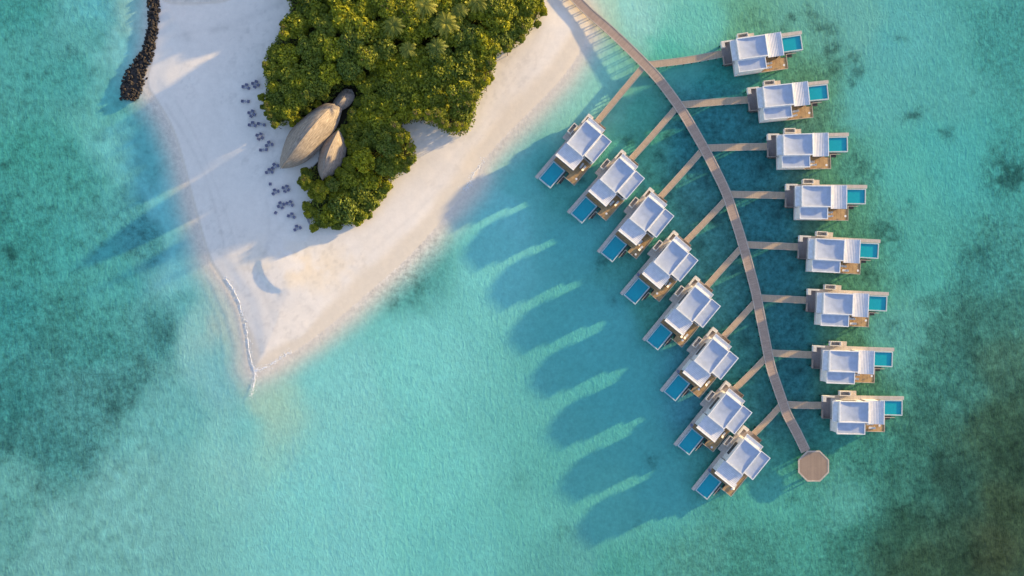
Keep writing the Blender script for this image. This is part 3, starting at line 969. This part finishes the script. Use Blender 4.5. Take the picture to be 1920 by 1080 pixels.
RV = [(1380.5, 72.0, 8.3), (1430.7, 161.3, 5.9), (1469, 251.0, 1.2), (1504, 347.4, -.5), (1529.5, 446.5, -2.9), (1545.5, 548.3, -2.6), (1556, 656.6, -2.0), (1574.5, 752.2, -1.0)]
LV = [(1062.2, 268.1, 40.4), (1124.4, 336.0, 41.3), (1180, 409.6, 39.4), (1225.2, 491.5, 40.4), (1267.4, 578.9, 39.6), (1301.1, 676.7, 39.6), (1326.7, 780.0, 39.0), (1361.0, 865.6, 39.0)]
protoR = build_villa(-1)
protoL = build_villa(1)
VILLAS = []
for i in range(8):
    px, py, a = RV[i]
    ang = math.radians(a)
    o = protoR if i == 0 else copy_tree(protoR)
    ORG = corner_origin(px, py, 6.37, 0, 0, ang, -1)
    VILLAS.append((o, ORG, ang, -1, i, 'right'))
for i in range(8):
    px, py, a = LV[i]
    o = protoL if i == 0 else copy_tree(protoL)
    # local +y (side roof) points to photo lower right; +x towards the pool, lower left
    va = -math.radians(a)                 # world angle of local +y
    ang = va - math.pi / 2                # world angle of local +x
    ORG = corner_origin(px, py, 6.37, 9, 0, ang, 1)
    VILLAS.append((o, ORG, ang, 1, i, 'left'))
for o, org, ang, fl, i, row in VILLAS:
    o.location = (org[0], org[1], 0); o.rotation_euler = (0, 0, ang)
    desc = 'small blue-tiled pool' if row == 'left' else 'turquoise plunge pool'
    tag(o, 'white flat-roofed stilt villa, %s in the %s row' % (ORD[i], row), 'villa', 'overwater villas along the jetty')


# --- deck furniture
def make_lounger():
    r = empty('sun_lounger')
    fr = MB().box(0, 1.95, 0, .06, .25, .32).box(0, 1.95, .64, .70, .25, .32)
    for k in range(7):
        fr.box(.1 + k * .27, .18 + k * .27, .06, .64, .27, .31)
    fr.build('frame', M['bronze'], r)
    MB().box(.02, 1.3, .03, .67, .325, .41).build('seat_cushion', M['fabric'], r)
    MB().add([(1.31, .03, .34), (1.95, .03, .72), (1.95, .67, .72), (1.31, .67, .34), (1.28, .03, .43), (1.91, .03, .81), (1.91, .67, .81), (1.28, .67, .43)],
             [(0, 3, 2, 1), (4, 5, 6, 7), (0, 1, 5, 4), (1, 2, 6, 5), (2, 3, 7, 6), (3, 0, 4, 7)]).build('backrest', M['fabric'], r)
    for x in (.12, 1.8):
        for y in (.03, .67):
            MB().box(x - .03, x + .03, y - .03, y + .03, 0, .25).build('leg', M['bronze'], r)
    return r


def make_table(rad, h, mat, name='side_table'):
    r = empty(name)
    MB().cyl(0, 0, h - .05, h, rad, n=16).build('table_top', mat, r)
    MB().cyl(0, 0, .03, h - .05, .05, n=8).cyl(0, 0, 0, .03, rad * .55, n=12).build('pedestal', M['frame'], r)
    return r


def place(o, villa, lx, ly, lz, rot=0):
    _, org, ang, fl, i, row = villa
    c, s = math.cos(ang), math.sin(ang)
    y = ly * fl
    o.location = (org[0] + lx * c - y * s, org[1] + lx * s + y * c, lz)
    o.rotation_euler = (0, 0, ang + rot)


pl = make_lounger(); pt = make_table(.35, .42, M['white'])
first = True
for V in VILLAS:
    i, row, fl = V[4], V[5], V[3]
    for k, (side) in enumerate(('near the house', 'near the edge')):
        o = pl if first else copy_tree(pl)
        first = False
        yl = 7.35 + k * rnd.uniform(1.0, 1.5)
        place(o, V, 9.3 + rnd.uniform(-.3, 3.2) * (i % 3 > 0) + rnd.uniform(0, .3), yl if fl > 0 else yl + .7, 1.45, rnd.uniform(-.12, .12))
        tag(o, 'white lounger %s, deck of the %s villa, %s row' % (side, ORD[i], row), 'sun lounger', 'sun loungers on the villa decks')
    o = pt if V is VILLAS[0] else copy_tree(pt)
    place(o, V, 14.9 + rnd.uniform(-.5, .7), 8.4 + rnd.uniform(-.8, .8), 1.45)
    tag(o, 'small round table, deck of the %s villa, %s row' % (ORD[i], row), 'table', 'round tables on the villa decks')


# ================================================================== PAVILIONS
def leaf_roof(name, left, ridge, right, z_eave, z_ridge, label, base):
    n = 26

    def rs(pts):
        p = catmull(pts, 6)
        L = [0]
        for a, b in zip(p, p[1:]):
            L.append(L[-1] + math.hypot(b[0] - a[0], b[1] - a[1]))
        out = []
        for k in range(n + 1):
            t = L[-1] * k / n
            j = 0
            while j < len(L) - 2 and L[j + 1] < t: j += 1
            f = (t - L[j]) / (L[j + 1] - L[j] + 1e-9)
            out.append((p[j][0] + (p[j + 1][0] - p[j][0]) * f, p[j][1] + (p[j + 1][1] - p[j][1]) * f))
        return out
    Lp, Rp, Cp = rs(left), rs(right), rs(ridge)
    root = empty(name, (*G(*base, 0), .9))
    bx, by = G(*base, 0)
    top = []; m = 6
    for k in range(n + 1):
        t = k / n
        # end nearest the sea dips to a low point, the crown is broadest in the middle
        zr = z_ridge * (math.sin(math.pi * min(1, .12 + .80 * t)) ** .55)
        ze = z_eave
        zr = max(zr, ze + .25)
        rowp = []
        for j in range(-m, m + 1):
            w = abs(j) / m
            E = Lp[k] if j < 0 else Rp[k]
            z = ze + (zr - ze) * (1 - w ** 1.5)
            xe, ye = G(*E, ze); xc, yc = G(*Cp[k], zr)
            x = xc + (xe - xc) * w; y = yc + (ye - yc) * w
            rowp.append((x - bx, y - by, z - .9))
        top.append(rowp)
    mb = MB(); W = 2 * m + 1
    v = [p for r_ in top for p in r_]
    uv = [(k / n * 24, (j - m) / m * 6) for k in range(n + 1) for j in range(W)]
    f = [(k * W + j, k * W + j + 1, (k + 1) * W + j + 1, (k + 1) * W + j) for k in range(n) for j in range(W - 1)]
    a = Vector(v[0]); 
    nn = (Vector(v[f[60][1]]) - Vector(v[f[60][0]])).cross(Vector(v[f[60][3]]) - Vector(v[f[60][0]]))
    if nn.z < 0: f = [q[::-1] for q in f]
    mb.add(v, f, uv)
    v2 = [(x, y, z - .3) for x, y, z in v]
    mb.add(v2, [q[::-1] for q in f], uv)
    edge = [k * W for k in range(n + 1)] + [n * W + j for j in range(1, W)] + [k * W + W - 1 for k in range(n - 1, -1, -1)] + [j for j in range(W - 2, 0, -1)]
    nv = len(v)
    ev = [v[e] for e in edge] + [v2[e] for e in edge]; ne = len(edge)
    mb.add(ev, [(i, (i + 1) % ne, ne + (i + 1) % ne, ne + i) for i in range(ne)])
    roof = mb.build('roof', M['thatch'], root)
    # ridge cap
    rc = MB()
    for k in range(n):
        rc.tube([*top[k][m][:2], top[k][m][2] + .02], [*top[k + 1][m][:2], top[k + 1][m][2] + .02], .12, .12, 6)
    rc.build('ridge_cap', M['thatch'], roof)
    # posts, floor
    for k in range(4, n - 1, 4):
        for E in (Lp[k], Rp[k]):
            xe, ye = G(*E, z_eave); xc, yc = G(*Cp[k], z_eave)
            x = xe + (xc - xe) * .25 - bx; y = ye + (yc - ye) * .25 - by
            MB().cyl(x, y, -.5, z_eave - .9, .14).build('post', M['trunk'], root)
    fl = []
    for k in range(2, n + 1, 3):
        xe, ye = G(*Lp[k], 1); xc, yc = G(*Cp[k], 1)
        fl.append((xe + (xc - xe) * .2 - bx, ye + (yc - ye) * .2 - by))
    for k in range(n, 1, -3):
        xe, ye = G(*Rp[k], 1); xc, yc = G(*Cp[k], 1)
        fl.append((xe + (xc - xe) * .2 - bx, ye + (yc - ye) * .2 - by))
    MB().prism(fl[::-1], -.3, .15).build('floor', M['deckgrey'], root)
    tag(root, label, 'pavilion')
    return root


leaf_roof('beach_pavilion', [(526, 316), (525, 300), (532, 272), (543, 247), (560, 229), (586, 207), (610, 193)],
          [(527, 315), (541, 296), (566, 262), (600, 221), (627, 195)],
          [(528, 316), (550, 313), (575, 302), (592, 287), (613, 262), (630, 240), (638, 218), (642, 200)],
          3.6, 11.0, 'large leaf-shaped pavilion with grey shingled roof at the edge of the beach', (580, 265))
leaf_roof('garden_pavilion', [(604, 338), (598, 326), (596, 309), (604, 273), (621, 253), (636, 241)],
          [(604.5, 338), (608, 315), (616, 283), (636.5, 241)],
          [(606, 338), (630, 323), (645, 300), (649.5, 275), (644, 256), (637, 241)],
          3.2, 7.4, 'smaller leaf-shaped shingled pavilion beside the large one, among bushes', (618, 290))
leaf_roof('rear_pavilion', [(620, 204), (624, 192), (634, 178), (643, 169), (650, 166)],
          [(625, 207), (638, 191), (648, 178), (654, 168)],
          [(632, 210), (648, 203), (660, 192), (665, 180), (660, 168)],
          3.0, 5.4, 'small grey round-ended shingled roof behind the large pavilion', (645, 184))


# ================================================================== TREES
def crown_mesh(seed, nl=10, leaves=2600, size=.12):
    r = np.random.RandomState(seed)
    lobes = []
    for k in range(nl):
        a = 2 * math.pi * (k * .381966 + .1 * r.rand())
        d = .62 * math.sqrt((k + .4) / nl) + .05 * r.rand()
        lobes.append((d * math.cos(a), d * math.sin(a), .30 + .30 * (1 - d) + .18 * (r.rand() - .5), .30 + .14 * r.rand()))
    lb = np.array(lobes)
    w = lb[:, 3] ** 2; w /= w.sum()
    idx = r.choice(nl, leaves, p=w)
    d = r.normal(size=(leaves, 3)); d[:, 2] = np.abs(d[:, 2]) * .9 - .25
    d /= np.linalg.norm(d, axis=1)[:, None]
    rad = lb[idx, 3] * (1 - .45 * r.rand(leaves) ** 2.2) * (1 + .12 * r.randn(leaves) * .6)
    c = lb[idx, :3] + d * rad[:, None] * np.array([1, 1, .8])
    nrm = d + .55 * r.normal(size=(leaves, 3)); nrm /= np.linalg.norm(nrm, axis=1)[:, None]
    t = np.cross(nrm, r.normal(size=(leaves, 3))); t /= np.linalg.norm(t, axis=1)[:, None]
    b = np.cross(nrm, t)
    s = size * (.55 + .8 * r.rand(leaves))[:, None]
    # a four-pointed, folded leaf spray: two triangles either side of a midrib
    p0 = c - t * s; p1 = c - b * s * .55 + nrm * s * .18; p2 = c + t * s; p3 = c + b * s * .55 + nrm * s * .18
    co = np.stack([p0, p1, p2, p3], 1).reshape(-1, 3)
    f = []
    for i in range(leaves):
        k = 4 * i
        f += [(k, k + 1, k + 2), (k, k + 2, k + 3)]
    me = bpy.data.meshes.new('crown')
    me.from_pydata(co.tolist(), [], f)
    tone = np.clip(.5 + .35 * r.randn(leaves) * .6 + .35 * (lb[idx, 2] - .4) + .25 * (r.rand(nl)[idx] - .5), 0, 1)  # higher lobes lighter: sunlit crown highlights put into the leaf colour
    at = me.attributes.new('tone', 'FLOAT', 'POINT')
    at.data.foreach_set('value', np.repeat(tone, 4).astype(np.float32))
    me.materials.append(M['leaf'])
    return me


def trunk_mesh(seed):
    r = random.Random(seed)
    mb = MB()
    mb.tube((0, 0, -.8), (.03, .02, .1), .07, .05)
    for k in range(6):
        a = 6.28 * k / 6 + r.random(); d = .25 + .35 * r.random()
        mid = (d * .5 * math.cos(a), d * .5 * math.sin(a), .22)
        mb.tube((.03, .02, .05), mid, .04, .028, 5)
        mb.tube(mid, (d * math.cos(a), d * math.sin(a), .42 + .15 * r.random()), .028, .01, 5)
    return mb.mesh('trunk', M['trunk'])


CROWNS = [crown_mesh(100 + k, nl=9 + (k % 4) * 2, leaves=3000, size=.105) for k in range(7)]
TRUNKS = [trunk_mesh(200 + k) for k in range(3)]
pav_zone = [(520, 318), (520, 290), (535, 250), (560, 222), (600, 190), (622, 186), (645, 160), (668, 164), (670, 188), (650, 210), (642, 238), (654, 275), (648, 305), (625, 330), (603, 345), (592, 310), (560, 318)]
pvz = [G(px, py, 5) for px, py in pav_zone]


S_TAB = [0, 150, 205, 262, 274, 286, 298, 311, 362, 415, 478, 482, 489, 494, 542, 580, 620, 630, 660, 700, 800]
A_TAB = [249, 249, 204, 180, 310, 310, 90, 82, 51, 45, 20, 150, 150, -60, -103, 0, 127, 235, 360, 420, 500]


def cap_height(x, y, rad):
    """tallest crown whose evening shadow stays where the photo's shade ends"""
    px = x * PPM + 960; py = 540 - y * PPM
    a = px * .891 - py * .454
    c = 99
    for ds in (-.6, 0, .6):
        s_ = px * .454 + py * .891 + ds * rad * 6
        c = min(c, (a - rad * 2 - np.interp(s_, S_TAB, A_TAB)) / 6 * math.tan(SUN_EL) - (1.7 if np.interp(s_, S_TAB, A_TAB) < 130 else .4))
    s_ = px * .454 + py * .891
    if 438 < s_ < 562:
        ae = np.interp(s_, [449, 500, 545, 575], [478, 465, 452, 400])
        if a > ae - 12:
            c = min(c, 3.9 + max(0, a - ae) * .0228)
    return c


def tree(x, y, rad, top, gz, label, group, name='broadleaf_tree'):
    """rad: crown radius, top: height of the crown's top above the sand"""
    k = rnd.randrange(len(CROWNS))
    e = empty(name, (x, y, gz), rnd.random() * 6.28)
    sz = rad * rnd.uniform(.85, 1.1)
    zc = top - 1.02 * sz
    c = bpy.data.objects.new('crown', CROWNS[k]); COL.objects.link(c); c.parent = e
    c.location = (0, 0, zc); c.scale = (rad, rad, sz)
    t = bpy.data.objects.new('trunk', TRUNKS[k % 3]); COL.objects.link(t); t.parent = e
    th = max(.5, zc)
    t.scale = (rad * .9, rad * .9, max(rad * .8, th / .8)); t.location = (0, 0, zc)
    tag(e, label, 'tree' if name != 'beach_shrub' else 'shrub', group)
    return e


# crown centres: best-candidate packing inside the outline
def pack(zref, poly_px, n, rmin_f, seed, margin):
    poly = [G(px, py, zref) for px, py in poly_px]
    r = random.Random(seed)
    xs_ = [p[0] for p in poly]; ys_ = [p[1] for p in poly]
    pts = []
    tries = 0
    while len(pts) < n and tries < 60000:
        tries += 1
        x = r.uniform(min(xs_), max(xs_)); y = r.uniform(min(ys_), max(ys_))
        A, Bv = np.array([x]), np.array([y])
        if not inside(A, Bv, poly)[0]: continue
        de = seg_dist(A, Bv, poly)[0]
        rad = min(4.2, max(1.7, margin * de)) * r.uniform(.85, 1.1)
        if de < rad * .55: continue
        dp = seg_dist(A, Bv, pvz)[0]
        if inside(A, Bv, pvz)[0]: continue
        rad = rad * (1.08 if de > 3 else 1)
        rad = min(rad, max(1.3, dp * .95))
        if dp < 1.2: continue
        if any((x - a) ** 2 + (y - b) ** 2 < (rmin_f * (rad + c)) ** 2 for a, b, c, *_ in pts): continue
        pts.append((x, y, rad, de, dp))
    return pts


veg_vis = veg_px
tp = pack(6.0, veg_vis, 290, .47, 3, .9)
ntree = 0
for (x, y, rad, de, dp) in tp:
    px = x / ((H - 6) / H) * PPM + 960; py = 540 - y / ((H - 6) / H) * PPM
    if py < -25 and rnd.random() < .35:
        continue
    inland = min(1, de / 11)
    top = 5.2 + 4.6 * inland ** .6 + rnd.uniform(-.5, 1.2)
    if px < 690 and py > 60: top += .7
    top = max(rad * 1.0 + .6, min(top, cap_height(x, y, rad)))
    sg = (x * 6 + 960) * .454 + (540 - y * 6) * .891; ag = (x * 6 + 960) * .891 - (540 - y * 6) * .454
    if 562 < sg < 628 and ag > 440: top = max(top, min(cap_height(x, y, rad), 11.5))
    if 300 < sg < 440 and py > -60: top = max(top, min(cap_height(x, y, rad), 9.5))
    if py < -25: top = min(top, 9)
    if dp < 2.5: top = min(top, 5.6)
    if de < 4:
        lab = 'dense sunlit green tree at the beachside edge of the island thicket' if px > 700 else 'dark green tree at the shaded west edge of the island thicket'
        if py > 330: lab = 'low spreading tree on the pointed south end of the thicket'
        gr = 'trees along the edge of the thicket'
    elif px < 690 and py > 140:
        lab = 'bushy green tree close to the leaf-shaped pavilions'; gr = 'trees around the pavilions'
    else:
        lab = 'tall broad-leaved tree in the middle of the island thicket'; gr = 'trees in the heart of the thicket'
    szw = 'large' if rad > 3.3 else ('mid-sized' if rad > 2.4 else 'small')
    hor = 'upper left' if (px < 700 and py < 120) else 'upper middle' if (px < 860 and py < 120) else 'upper right' if py < 120 else 'middle left' if px < 640 else 'centre' if px < 790 else 'right'
    if py > 250: hor = 'lower'
    vert = 'by the top edge of the photo' if py < 22 else 'in the %s part of the thicket' % hor
    kind_ = 'sunlit edge tree' if (de < 4 and px > 700) else 'shaded edge tree' if de < 4 else 'bushy tree' if gr.endswith('pavilions') else 'tall tree'
    lab = '%s leafy %s %s' % (szw, kind_, vert)
    tree(x, y, rad, top, .9, lab, gr); ntree += 1
print('trees', ntree)
# loose shrubs on the sand edge
for (px, py, rad) in [(489, 182, 1.3), (492, 200, 1.1), (497, 212, .9), (570, 322, 1.6), (566, 340, 1.7), (572, 350, 1.5), (574, 386, 1.6), (577, 402, 1.5), (588, 428, 1.5), (530, 45, 1.3), (640, 248, 1.8), (651, 254, 1.7),
                      (578, 330, 2), (588, 350, 2.2), (585, 365, 1.8), (645, 240, 1.5), (655, 268, 1.9), (662, 285, 2.1), (654, 305, 2.2), (640, 325, 2.2), (620, 340, 2.1), (600, 348, 2.0), (1020, 22, 1.6), (1008, 45, 1.4), (662, 210, 1.8), (672, 192, 1.9), (612, 184, 1.6), (595, 196, 1.5), (578, 208, 1.5), (560, 222, 1.4), (548, 232, 1.3)]:
    x, y = G(px, py, 3)
    where = 'round green shrub at the foot of the shingled pavilions' if 540 < px < 680 and py < 345 else 'small round shrub on the sand beside the thicket'
    tree(x, y, rad, rad * 1.5 + .8, .7, where, 'shrubs round the thicket', 'beach_shrub')


# undergrowth that fills the thicket from the sand up to the crowns
ug = np.random.RandomState(77)
poly_ug = [G(px, py, 1.5) for px, py in veg_px]
bx0, bx1 = min(p[0] for p in poly_ug), max(p[0] for p in poly_ug)
by0, by1 = min(p[1] for p in poly_ug), max(p[1] for p in poly_ug)
NU = 95000
ux = ug.uniform(bx0, bx1, NU); uy = ug.uniform(by0, by1, NU)
pvf = [G(px, py, 3) for px, py in pav_zone]
dj = seg_dist(ux, uy, poly_ug)
keep = inside(ux, uy, poly_ug) & (dj > .9 * fbm(ux, uy, 3, 88)) & ~(inside(ux, uy, pvf)) & (uy < 96)
ux = ux[keep]; uy = uy[keep]; dj = dj[keep]
hh = .3 + 2.9 * fbm(ux, uy, 3.2, 90, 3) * sstep(0, 3.0, dj) + 1.0
uz = .8 + hh * ug.uniform(.25, 1, len(ux))
nu = len(ux)
nr = ug.normal(size=(nu, 3)) * .7 + np.array([0, 0, 1.0]); nr /= np.linalg.norm(nr, axis=1)[:, None]
tt = np.cross(nr, ug.normal(size=(nu, 3))); tt /= np.linalg.norm(tt, axis=1)[:, None]
bb = np.cross(nr, tt)
sz_ = (.22 + .22 * ug.rand(nu))[:, None]
cc = np.stack([ux, uy, uz], 1)
co_ = np.stack([cc - tt * sz_, cc - bb * sz_ * .6, cc + tt * sz_, cc + bb * sz_ * .6], 1).reshape(-1, 3)
me_ = bpy.data.meshes.new('undergrowth')
me_.vertices.add(4 * nu); me_.vertices.foreach_set('co', co_.astype(np.float32).ravel())
me_.loops.add(4 * nu); me_.loops.foreach_set('vertex_index', np.arange(4 * nu, dtype=np.int32))
me_.polygons.add(nu); me_.polygons.foreach_set('loop_start', np.arange(0, 4 * nu, 4, dtype=np.int32)); me_.polygons.foreach_set('loop_total', np.full(nu, 4, dtype=np.int32))
me_.update(calc_edges=True)
at_ = me_.attributes.new('tone', 'FLOAT', 'POINT'); at_.data.foreach_set('value', np.repeat(ug.rand(nu) * .6, 4).astype(np.float32))
me_.materials.append(M['leaf'])
uo = bpy.data.objects.new('undergrowth', me_); COL.objects.link(uo)
tag(uo, 'dense dark green undergrowth filling the island thicket', 'undergrowth', kind='stuff')


def palm_mesh(seed):
    r = random.Random(seed)
    v = []; f = []; tone = []
    for k in range(17):
        a = 2 * math.pi * k / 17 + r.uniform(-.15, .15)
        el = r.uniform(.1, .95); L = r.uniform(2.7, 3.5)
        px_, pz = 0, 0
        pts = []
        for i in range(9):
            t = i / 8
            rr = L * t * math.cos(el * (1 - t * .3)); zz = L * (t * math.sin(el) - .75 * t * t)
            pts.append((rr * math.cos(a), rr * math.sin(a), zz))
        tv = r.random()
        for i in range(8):
            p = Vector(pts[i]); q = Vector(pts[i + 1]); d = (q - p)
            side = Vector((-math.sin(a), math.cos(a), 0))
            for j in range(3):
                c = p + d * (j / 3)
                ln = .62 * math.sin(math.pi * min(1, (i + j / 3 + .6) / 9.2)) + .08
                for sgn in (1, -1):
                    tip = c + side * sgn * ln + d.normalized() * ln * .5 + Vector((0, 0, -.25 * ln))
                    b = len(v)
                    v += [tuple(c), tuple(c + d * .26), tuple(tip)]
                    f.append((b, b + 1, b + 2)); tone += [tv] * 3
            b = len(v)
            w = .035
            v += [tuple(p + side * w), tuple(p - side * w), tuple(q - side * w * .8), tuple(q + side * w * .8)]
            f.append((b, b + 1, b + 2, b + 3)); tone += [1.0] * 4
    me = bpy.data.meshes.new('fronds')
    me.from_pydata(v, [], f)
    at = me.attributes.new('tone', 'FLOAT', 'POINT'); at.data.foreach_set('value', tone)
    me.materials.append(M['palm'])
    return me


PALM = [palm_mesh(k) for k in range(3)]
for k, (px, py, z, sc, lab) in enumerate([(836, 44, 12.8, 1.3, 'coconut palm with the widest yellow-green star of fronds'), (818, 88, 12.0, 1.1, 'coconut palm just below the widest-crowned palm'), (797, 9, 12.4, 1.2, 'coconut palm with pale fronds near the top edge, left of the widest palm'),
                                           (895, 2, 12.0, 1.1, 'rightmost coconut palm, cut by the top edge'), (738, 48, 11.8, 1.15, 'green coconut palm left of the other palms'), (862, 20, 11.8, .95, 'small coconut palm between the two rightmost palms'), (765, 92, 11.2, .9, 'low coconut palm below the leftmost large palm')]):
    x, y = G(px, py, z)
    e = empty('coconut_palm', (x, y, .9), rnd.random() * 6)
    c = bpy.data.objects.new('fronds', PALM[k % 3]); COL.objects.link(c); c.parent = e
    c.location = (0, 0, z - .9); c.scale = (sc, sc, sc)
    MB().tube((.6, .2, -.2), (.25, .1, (z - .9) * .5), .2, .16).tube((.25, .1, (z - .9) * .5), (0, 0, z - .9), .16, .11).build('trunk', M['trunk'], e)
    tag(e, lab, 'palm tree', 'coconut palms rising over the thicket')


# ================================================================== BREAKWATER
def rock_mesh(seed):
    import bmesh
    bm = bmesh.new()
    bmesh.ops.create_icosphere(bm, subdivisions=2, radius=1)
    r = random.Random(seed)
    planes = [(Vector((r.gauss(0, 1), r.gauss(0, 1), r.gauss(0, 1))).normalized(), r.uniform(.55, .85)) for _ in range(9)]
    for v in bm.verts:
        for n_, d in planes:
            k = v.co.dot(n_)
            if k > d: v.co -= n_ * (k - d)
        v.co *= r.uniform(.95, 1.05)
    me = bpy.data.meshes.new('boulder'); bm.to_mesh(me); bm.free()
    me.materials.append(M['rock'])
    return me


ROCKS = [rock_mesh(k) for k in range(6)]
gpath = catmull([G(*p) for p in [(286, -14), (289, 20), (287, 50), (281, 85), (270, 112), (257, 138), (246, 166), (244, 188)]], 8)
gw = [1.8, 2.0, 2.0, 1.9, 2.3, 3.3, 3.9, 3.1]
core = MB()
NB = 0
rr = random.Random(4)
cum = resample(gpath, .5)
for k in range(292):
    t = (k + rr.random()) / 292
    i = min(len(cum) - 1, int(t * len(cum)))
    c = cum[i]
    w = np.interp(t, np.linspace(0, 1, len(gw)), gw)
    b = cum[min(i + 1, len(cum) - 1)]; a = cum[max(0, i - 1)]
    l = math.hypot(b[0] - a[0], b[1] - a[1]) or 1
    nx, ny = -(b[1] - a[1]) / l, (b[0] - a[0]) / l
    o_ = rr.uniform(-1, 1)
    if t > .96: pass
    x = c[0] + nx * o_ * w; y = c[1] + ny * o_ * w
    z = .75 * (1 - abs(o_) ** 2) - .15
    o = bpy.data.objects.new('boulder', ROCKS[rr.randrange(6)]); COL.objects.link(o)
    s = rr.uniform(.34, .62)
    o.scale = (s, s * rr.uniform(.75, 1.1), s * rr.uniform(.6, .9)); o.rotation_euler = (rr.uniform(-.4, .4), rr.uniform(-.4, .4), rr.uniform(0, 6.28))
    o.location = (x, y, z)
    part_ = 'rounded seaward end' if t > .72 else 'bend in the middle' if t > .38 else 'narrow stretch near the top edge'
    tag(o, 'dark boulder piled in the rock breakwater, at its %s' % part_, 'boulder', 'boulders of the rock breakwater')
# packed rubble under them
v = []; f = []
n = len(gpath)
for i in range(n):
    t = i / (n - 1)
    w = np.interp(t, np.linspace(0, 1, len(gw)), gw) * 1.05 * (1 if t < .97 else .7)
    a = gpath[max(0, i - 1)]; b = gpath[min(n - 1, i + 1)]
    l = math.hypot(b[0] - a[0], b[1] - a[1]) or 1
    nx, ny = -(b[1] - a[1]) / l, (b[0] - a[0]) / l
    for o_ in (-1.2, -.8, -.4, 0, .4, .8, 1.2):
        v.append((gpath[i][0] + nx * o_ * w + rr.gauss(0, .12), gpath[i][1] + ny * o_ * w + rr.gauss(0, .12), 0.75 * (1 - (abs(o_) / 1.05) ** 2) - .40 + rr.gauss(0, .12) if abs(o_) < 1.1 else -1.6))
for i in range(n - 1):
    for j in range(6):
        f.append((7 * i + j, 7 * i + j + 1, 7 * i + 8 + j, 7 * i + 7 + j))
core.add(v, f)
tag(core.build('breakwater_rubble', M['rock']), 'packed dark rubble filling the curved breakwater', 'rubble', kind='stuff')


# ================================================================== BEACH FURNITURE
def make_chair():
    r = empty('beach_armchair')
    MB().box(-.42, .42, -.4, .45, .30, .42).build('seat', M['wicker'], r)
    MB().box(-.42, .42, .33, .45, .42, .95).build('backrest', M['wicker'], r)
    for s in (-1, 1):
        MB().box(min(s * .42, s * .54), max(s * .42, s * .54), -.38, .45, .34, .64).build('armrest', M['wicker'], r)
        for y in (-.34, .38):
            MB().box(s * .46 - .035, s * .46 + .035, y - .035, y + .035, 0, .34).build('leg', M['wicker'], r)
    return r


pc = make_chair(); ptb = make_table(.42, .55, M['wickerlight'], 'beach_table')
SETS = [(461, 164, 4), (479, 158, 4), (460, 190, 2), (472, 213, 4), (473, 235, 4), (490, 233, 3), (487, 256, 4), (494, 281, 3), (505, 272, 4), (505, 323, 4), (516, 313, 3), (507, 345, 1), (517, 361, 4), (536, 354, 4),
        (527, 385, 4), (543, 383, 4), (517, 399, 1), (546, 406, 4), (558, 429, 3)]
fc = ft = True
br = random.Random(8)
SD_ = ['on the side towards the sea', 'on the side towards the trees', 'on its upper side', 'on its lower side']
ORDS = ['topmost', 'second', 'third', 'fourth', 'fifth', 'sixth', 'seventh', 'eighth', 'ninth', 'tenth', 'eleventh', 'twelfth', 'thirteenth', 'fourteenth', 'fifteenth', 'sixteenth', 'seventeenth', 'eighteenth', 'lowest']
order = sorted(range(len(SETS)), key=lambda k: SETS[k][1])
for idx, si in enumerate(order):
    px, py, nch = SETS[si]
    nch = {4: 3, 3: 2, 2: 2, 1: 1}[nch] if idx % 3 else nch
    x, y = G(px, py, 1.3)
    gz = ground(x, y)
    if nch > 1:
        t = ptb if ft else copy_tree(ptb); ft = False
        t.location = (x, y, gz); t.rotation_euler = (0, 0, 0)
        tag(t, 'small round beach table, %s from the top of the beach seats' % ORDS[idx] if idx else 'small round beach table at the top of the line of seats on the sand', 'table', 'tables on the shaded beach')
    a0 = br.uniform(-.5, .5)
    for k in range(nch):
        ang = {0: math.pi, 1: 0, 2: math.pi / 2, 3: -math.pi / 2}[k] + a0
        d = .86 if nch > 1 else 0
        c = pc if fc else copy_tree(pc); fc = False
        cx, cy = x + d * math.cos(ang), y + d * math.sin(ang)
        c.location = (cx, cy, gz); c.rotation_euler = (0, 0, ang - math.pi / 2 + br.uniform(-.2, .2)); c.scale = (.85, .85, .85)
        if nch > 1:
            tag(c, 'dark armchair %s of the %s beach table' % (SD_[k], ORDS[idx]), 'armchair', 'armchairs on the shaded beach')
        else:
            tag(c, 'dark armchair standing alone, %s place down the beach' % ORDS[idx], 'armchair', 'armchairs on the shaded beach')

for (vi, lx, ly) in [(11, 14.25, -.45), (13, 14.3, -.4), (14, 14.2, -.5), (15, 14.3, -.45)]:
    c = copy_tree(pc)
    place(c, VILLAS[vi], lx, ly, 1.45, 1.2)
    tag(c, 'dark armchair beside the pool of the %s villa, left row' % ORD[VILLAS[vi][4]], 'armchair', 'armchairs by the villa pools')

# curved timber seat beside the southern trees
cb = empty('curved_bench', (*G(581, 414), .8))
bx, by = G(581, 414)
pts = [(575.5, 403), (576.5, 411), (580, 419), (584, 425)]
pp = [(a - bx, b - by) for a, b in catmull([G(*q, 1) for q in pts], 5)]
ribbon(pp, .16, .35, .45, 'seat', M['wicker'], cb, off=.28)
ribbon(pp, .16, .35, .45, 'seat', M['wicker'], cb, off=-.05)
for q in pp[::4]:
    MB().cyl(q[0], q[1], -.3, .35, .05).build('leg', M['wicker'], cb)
tag(cb, 'narrow curved dark bench on the sand by the southernmost trees', 'bench')
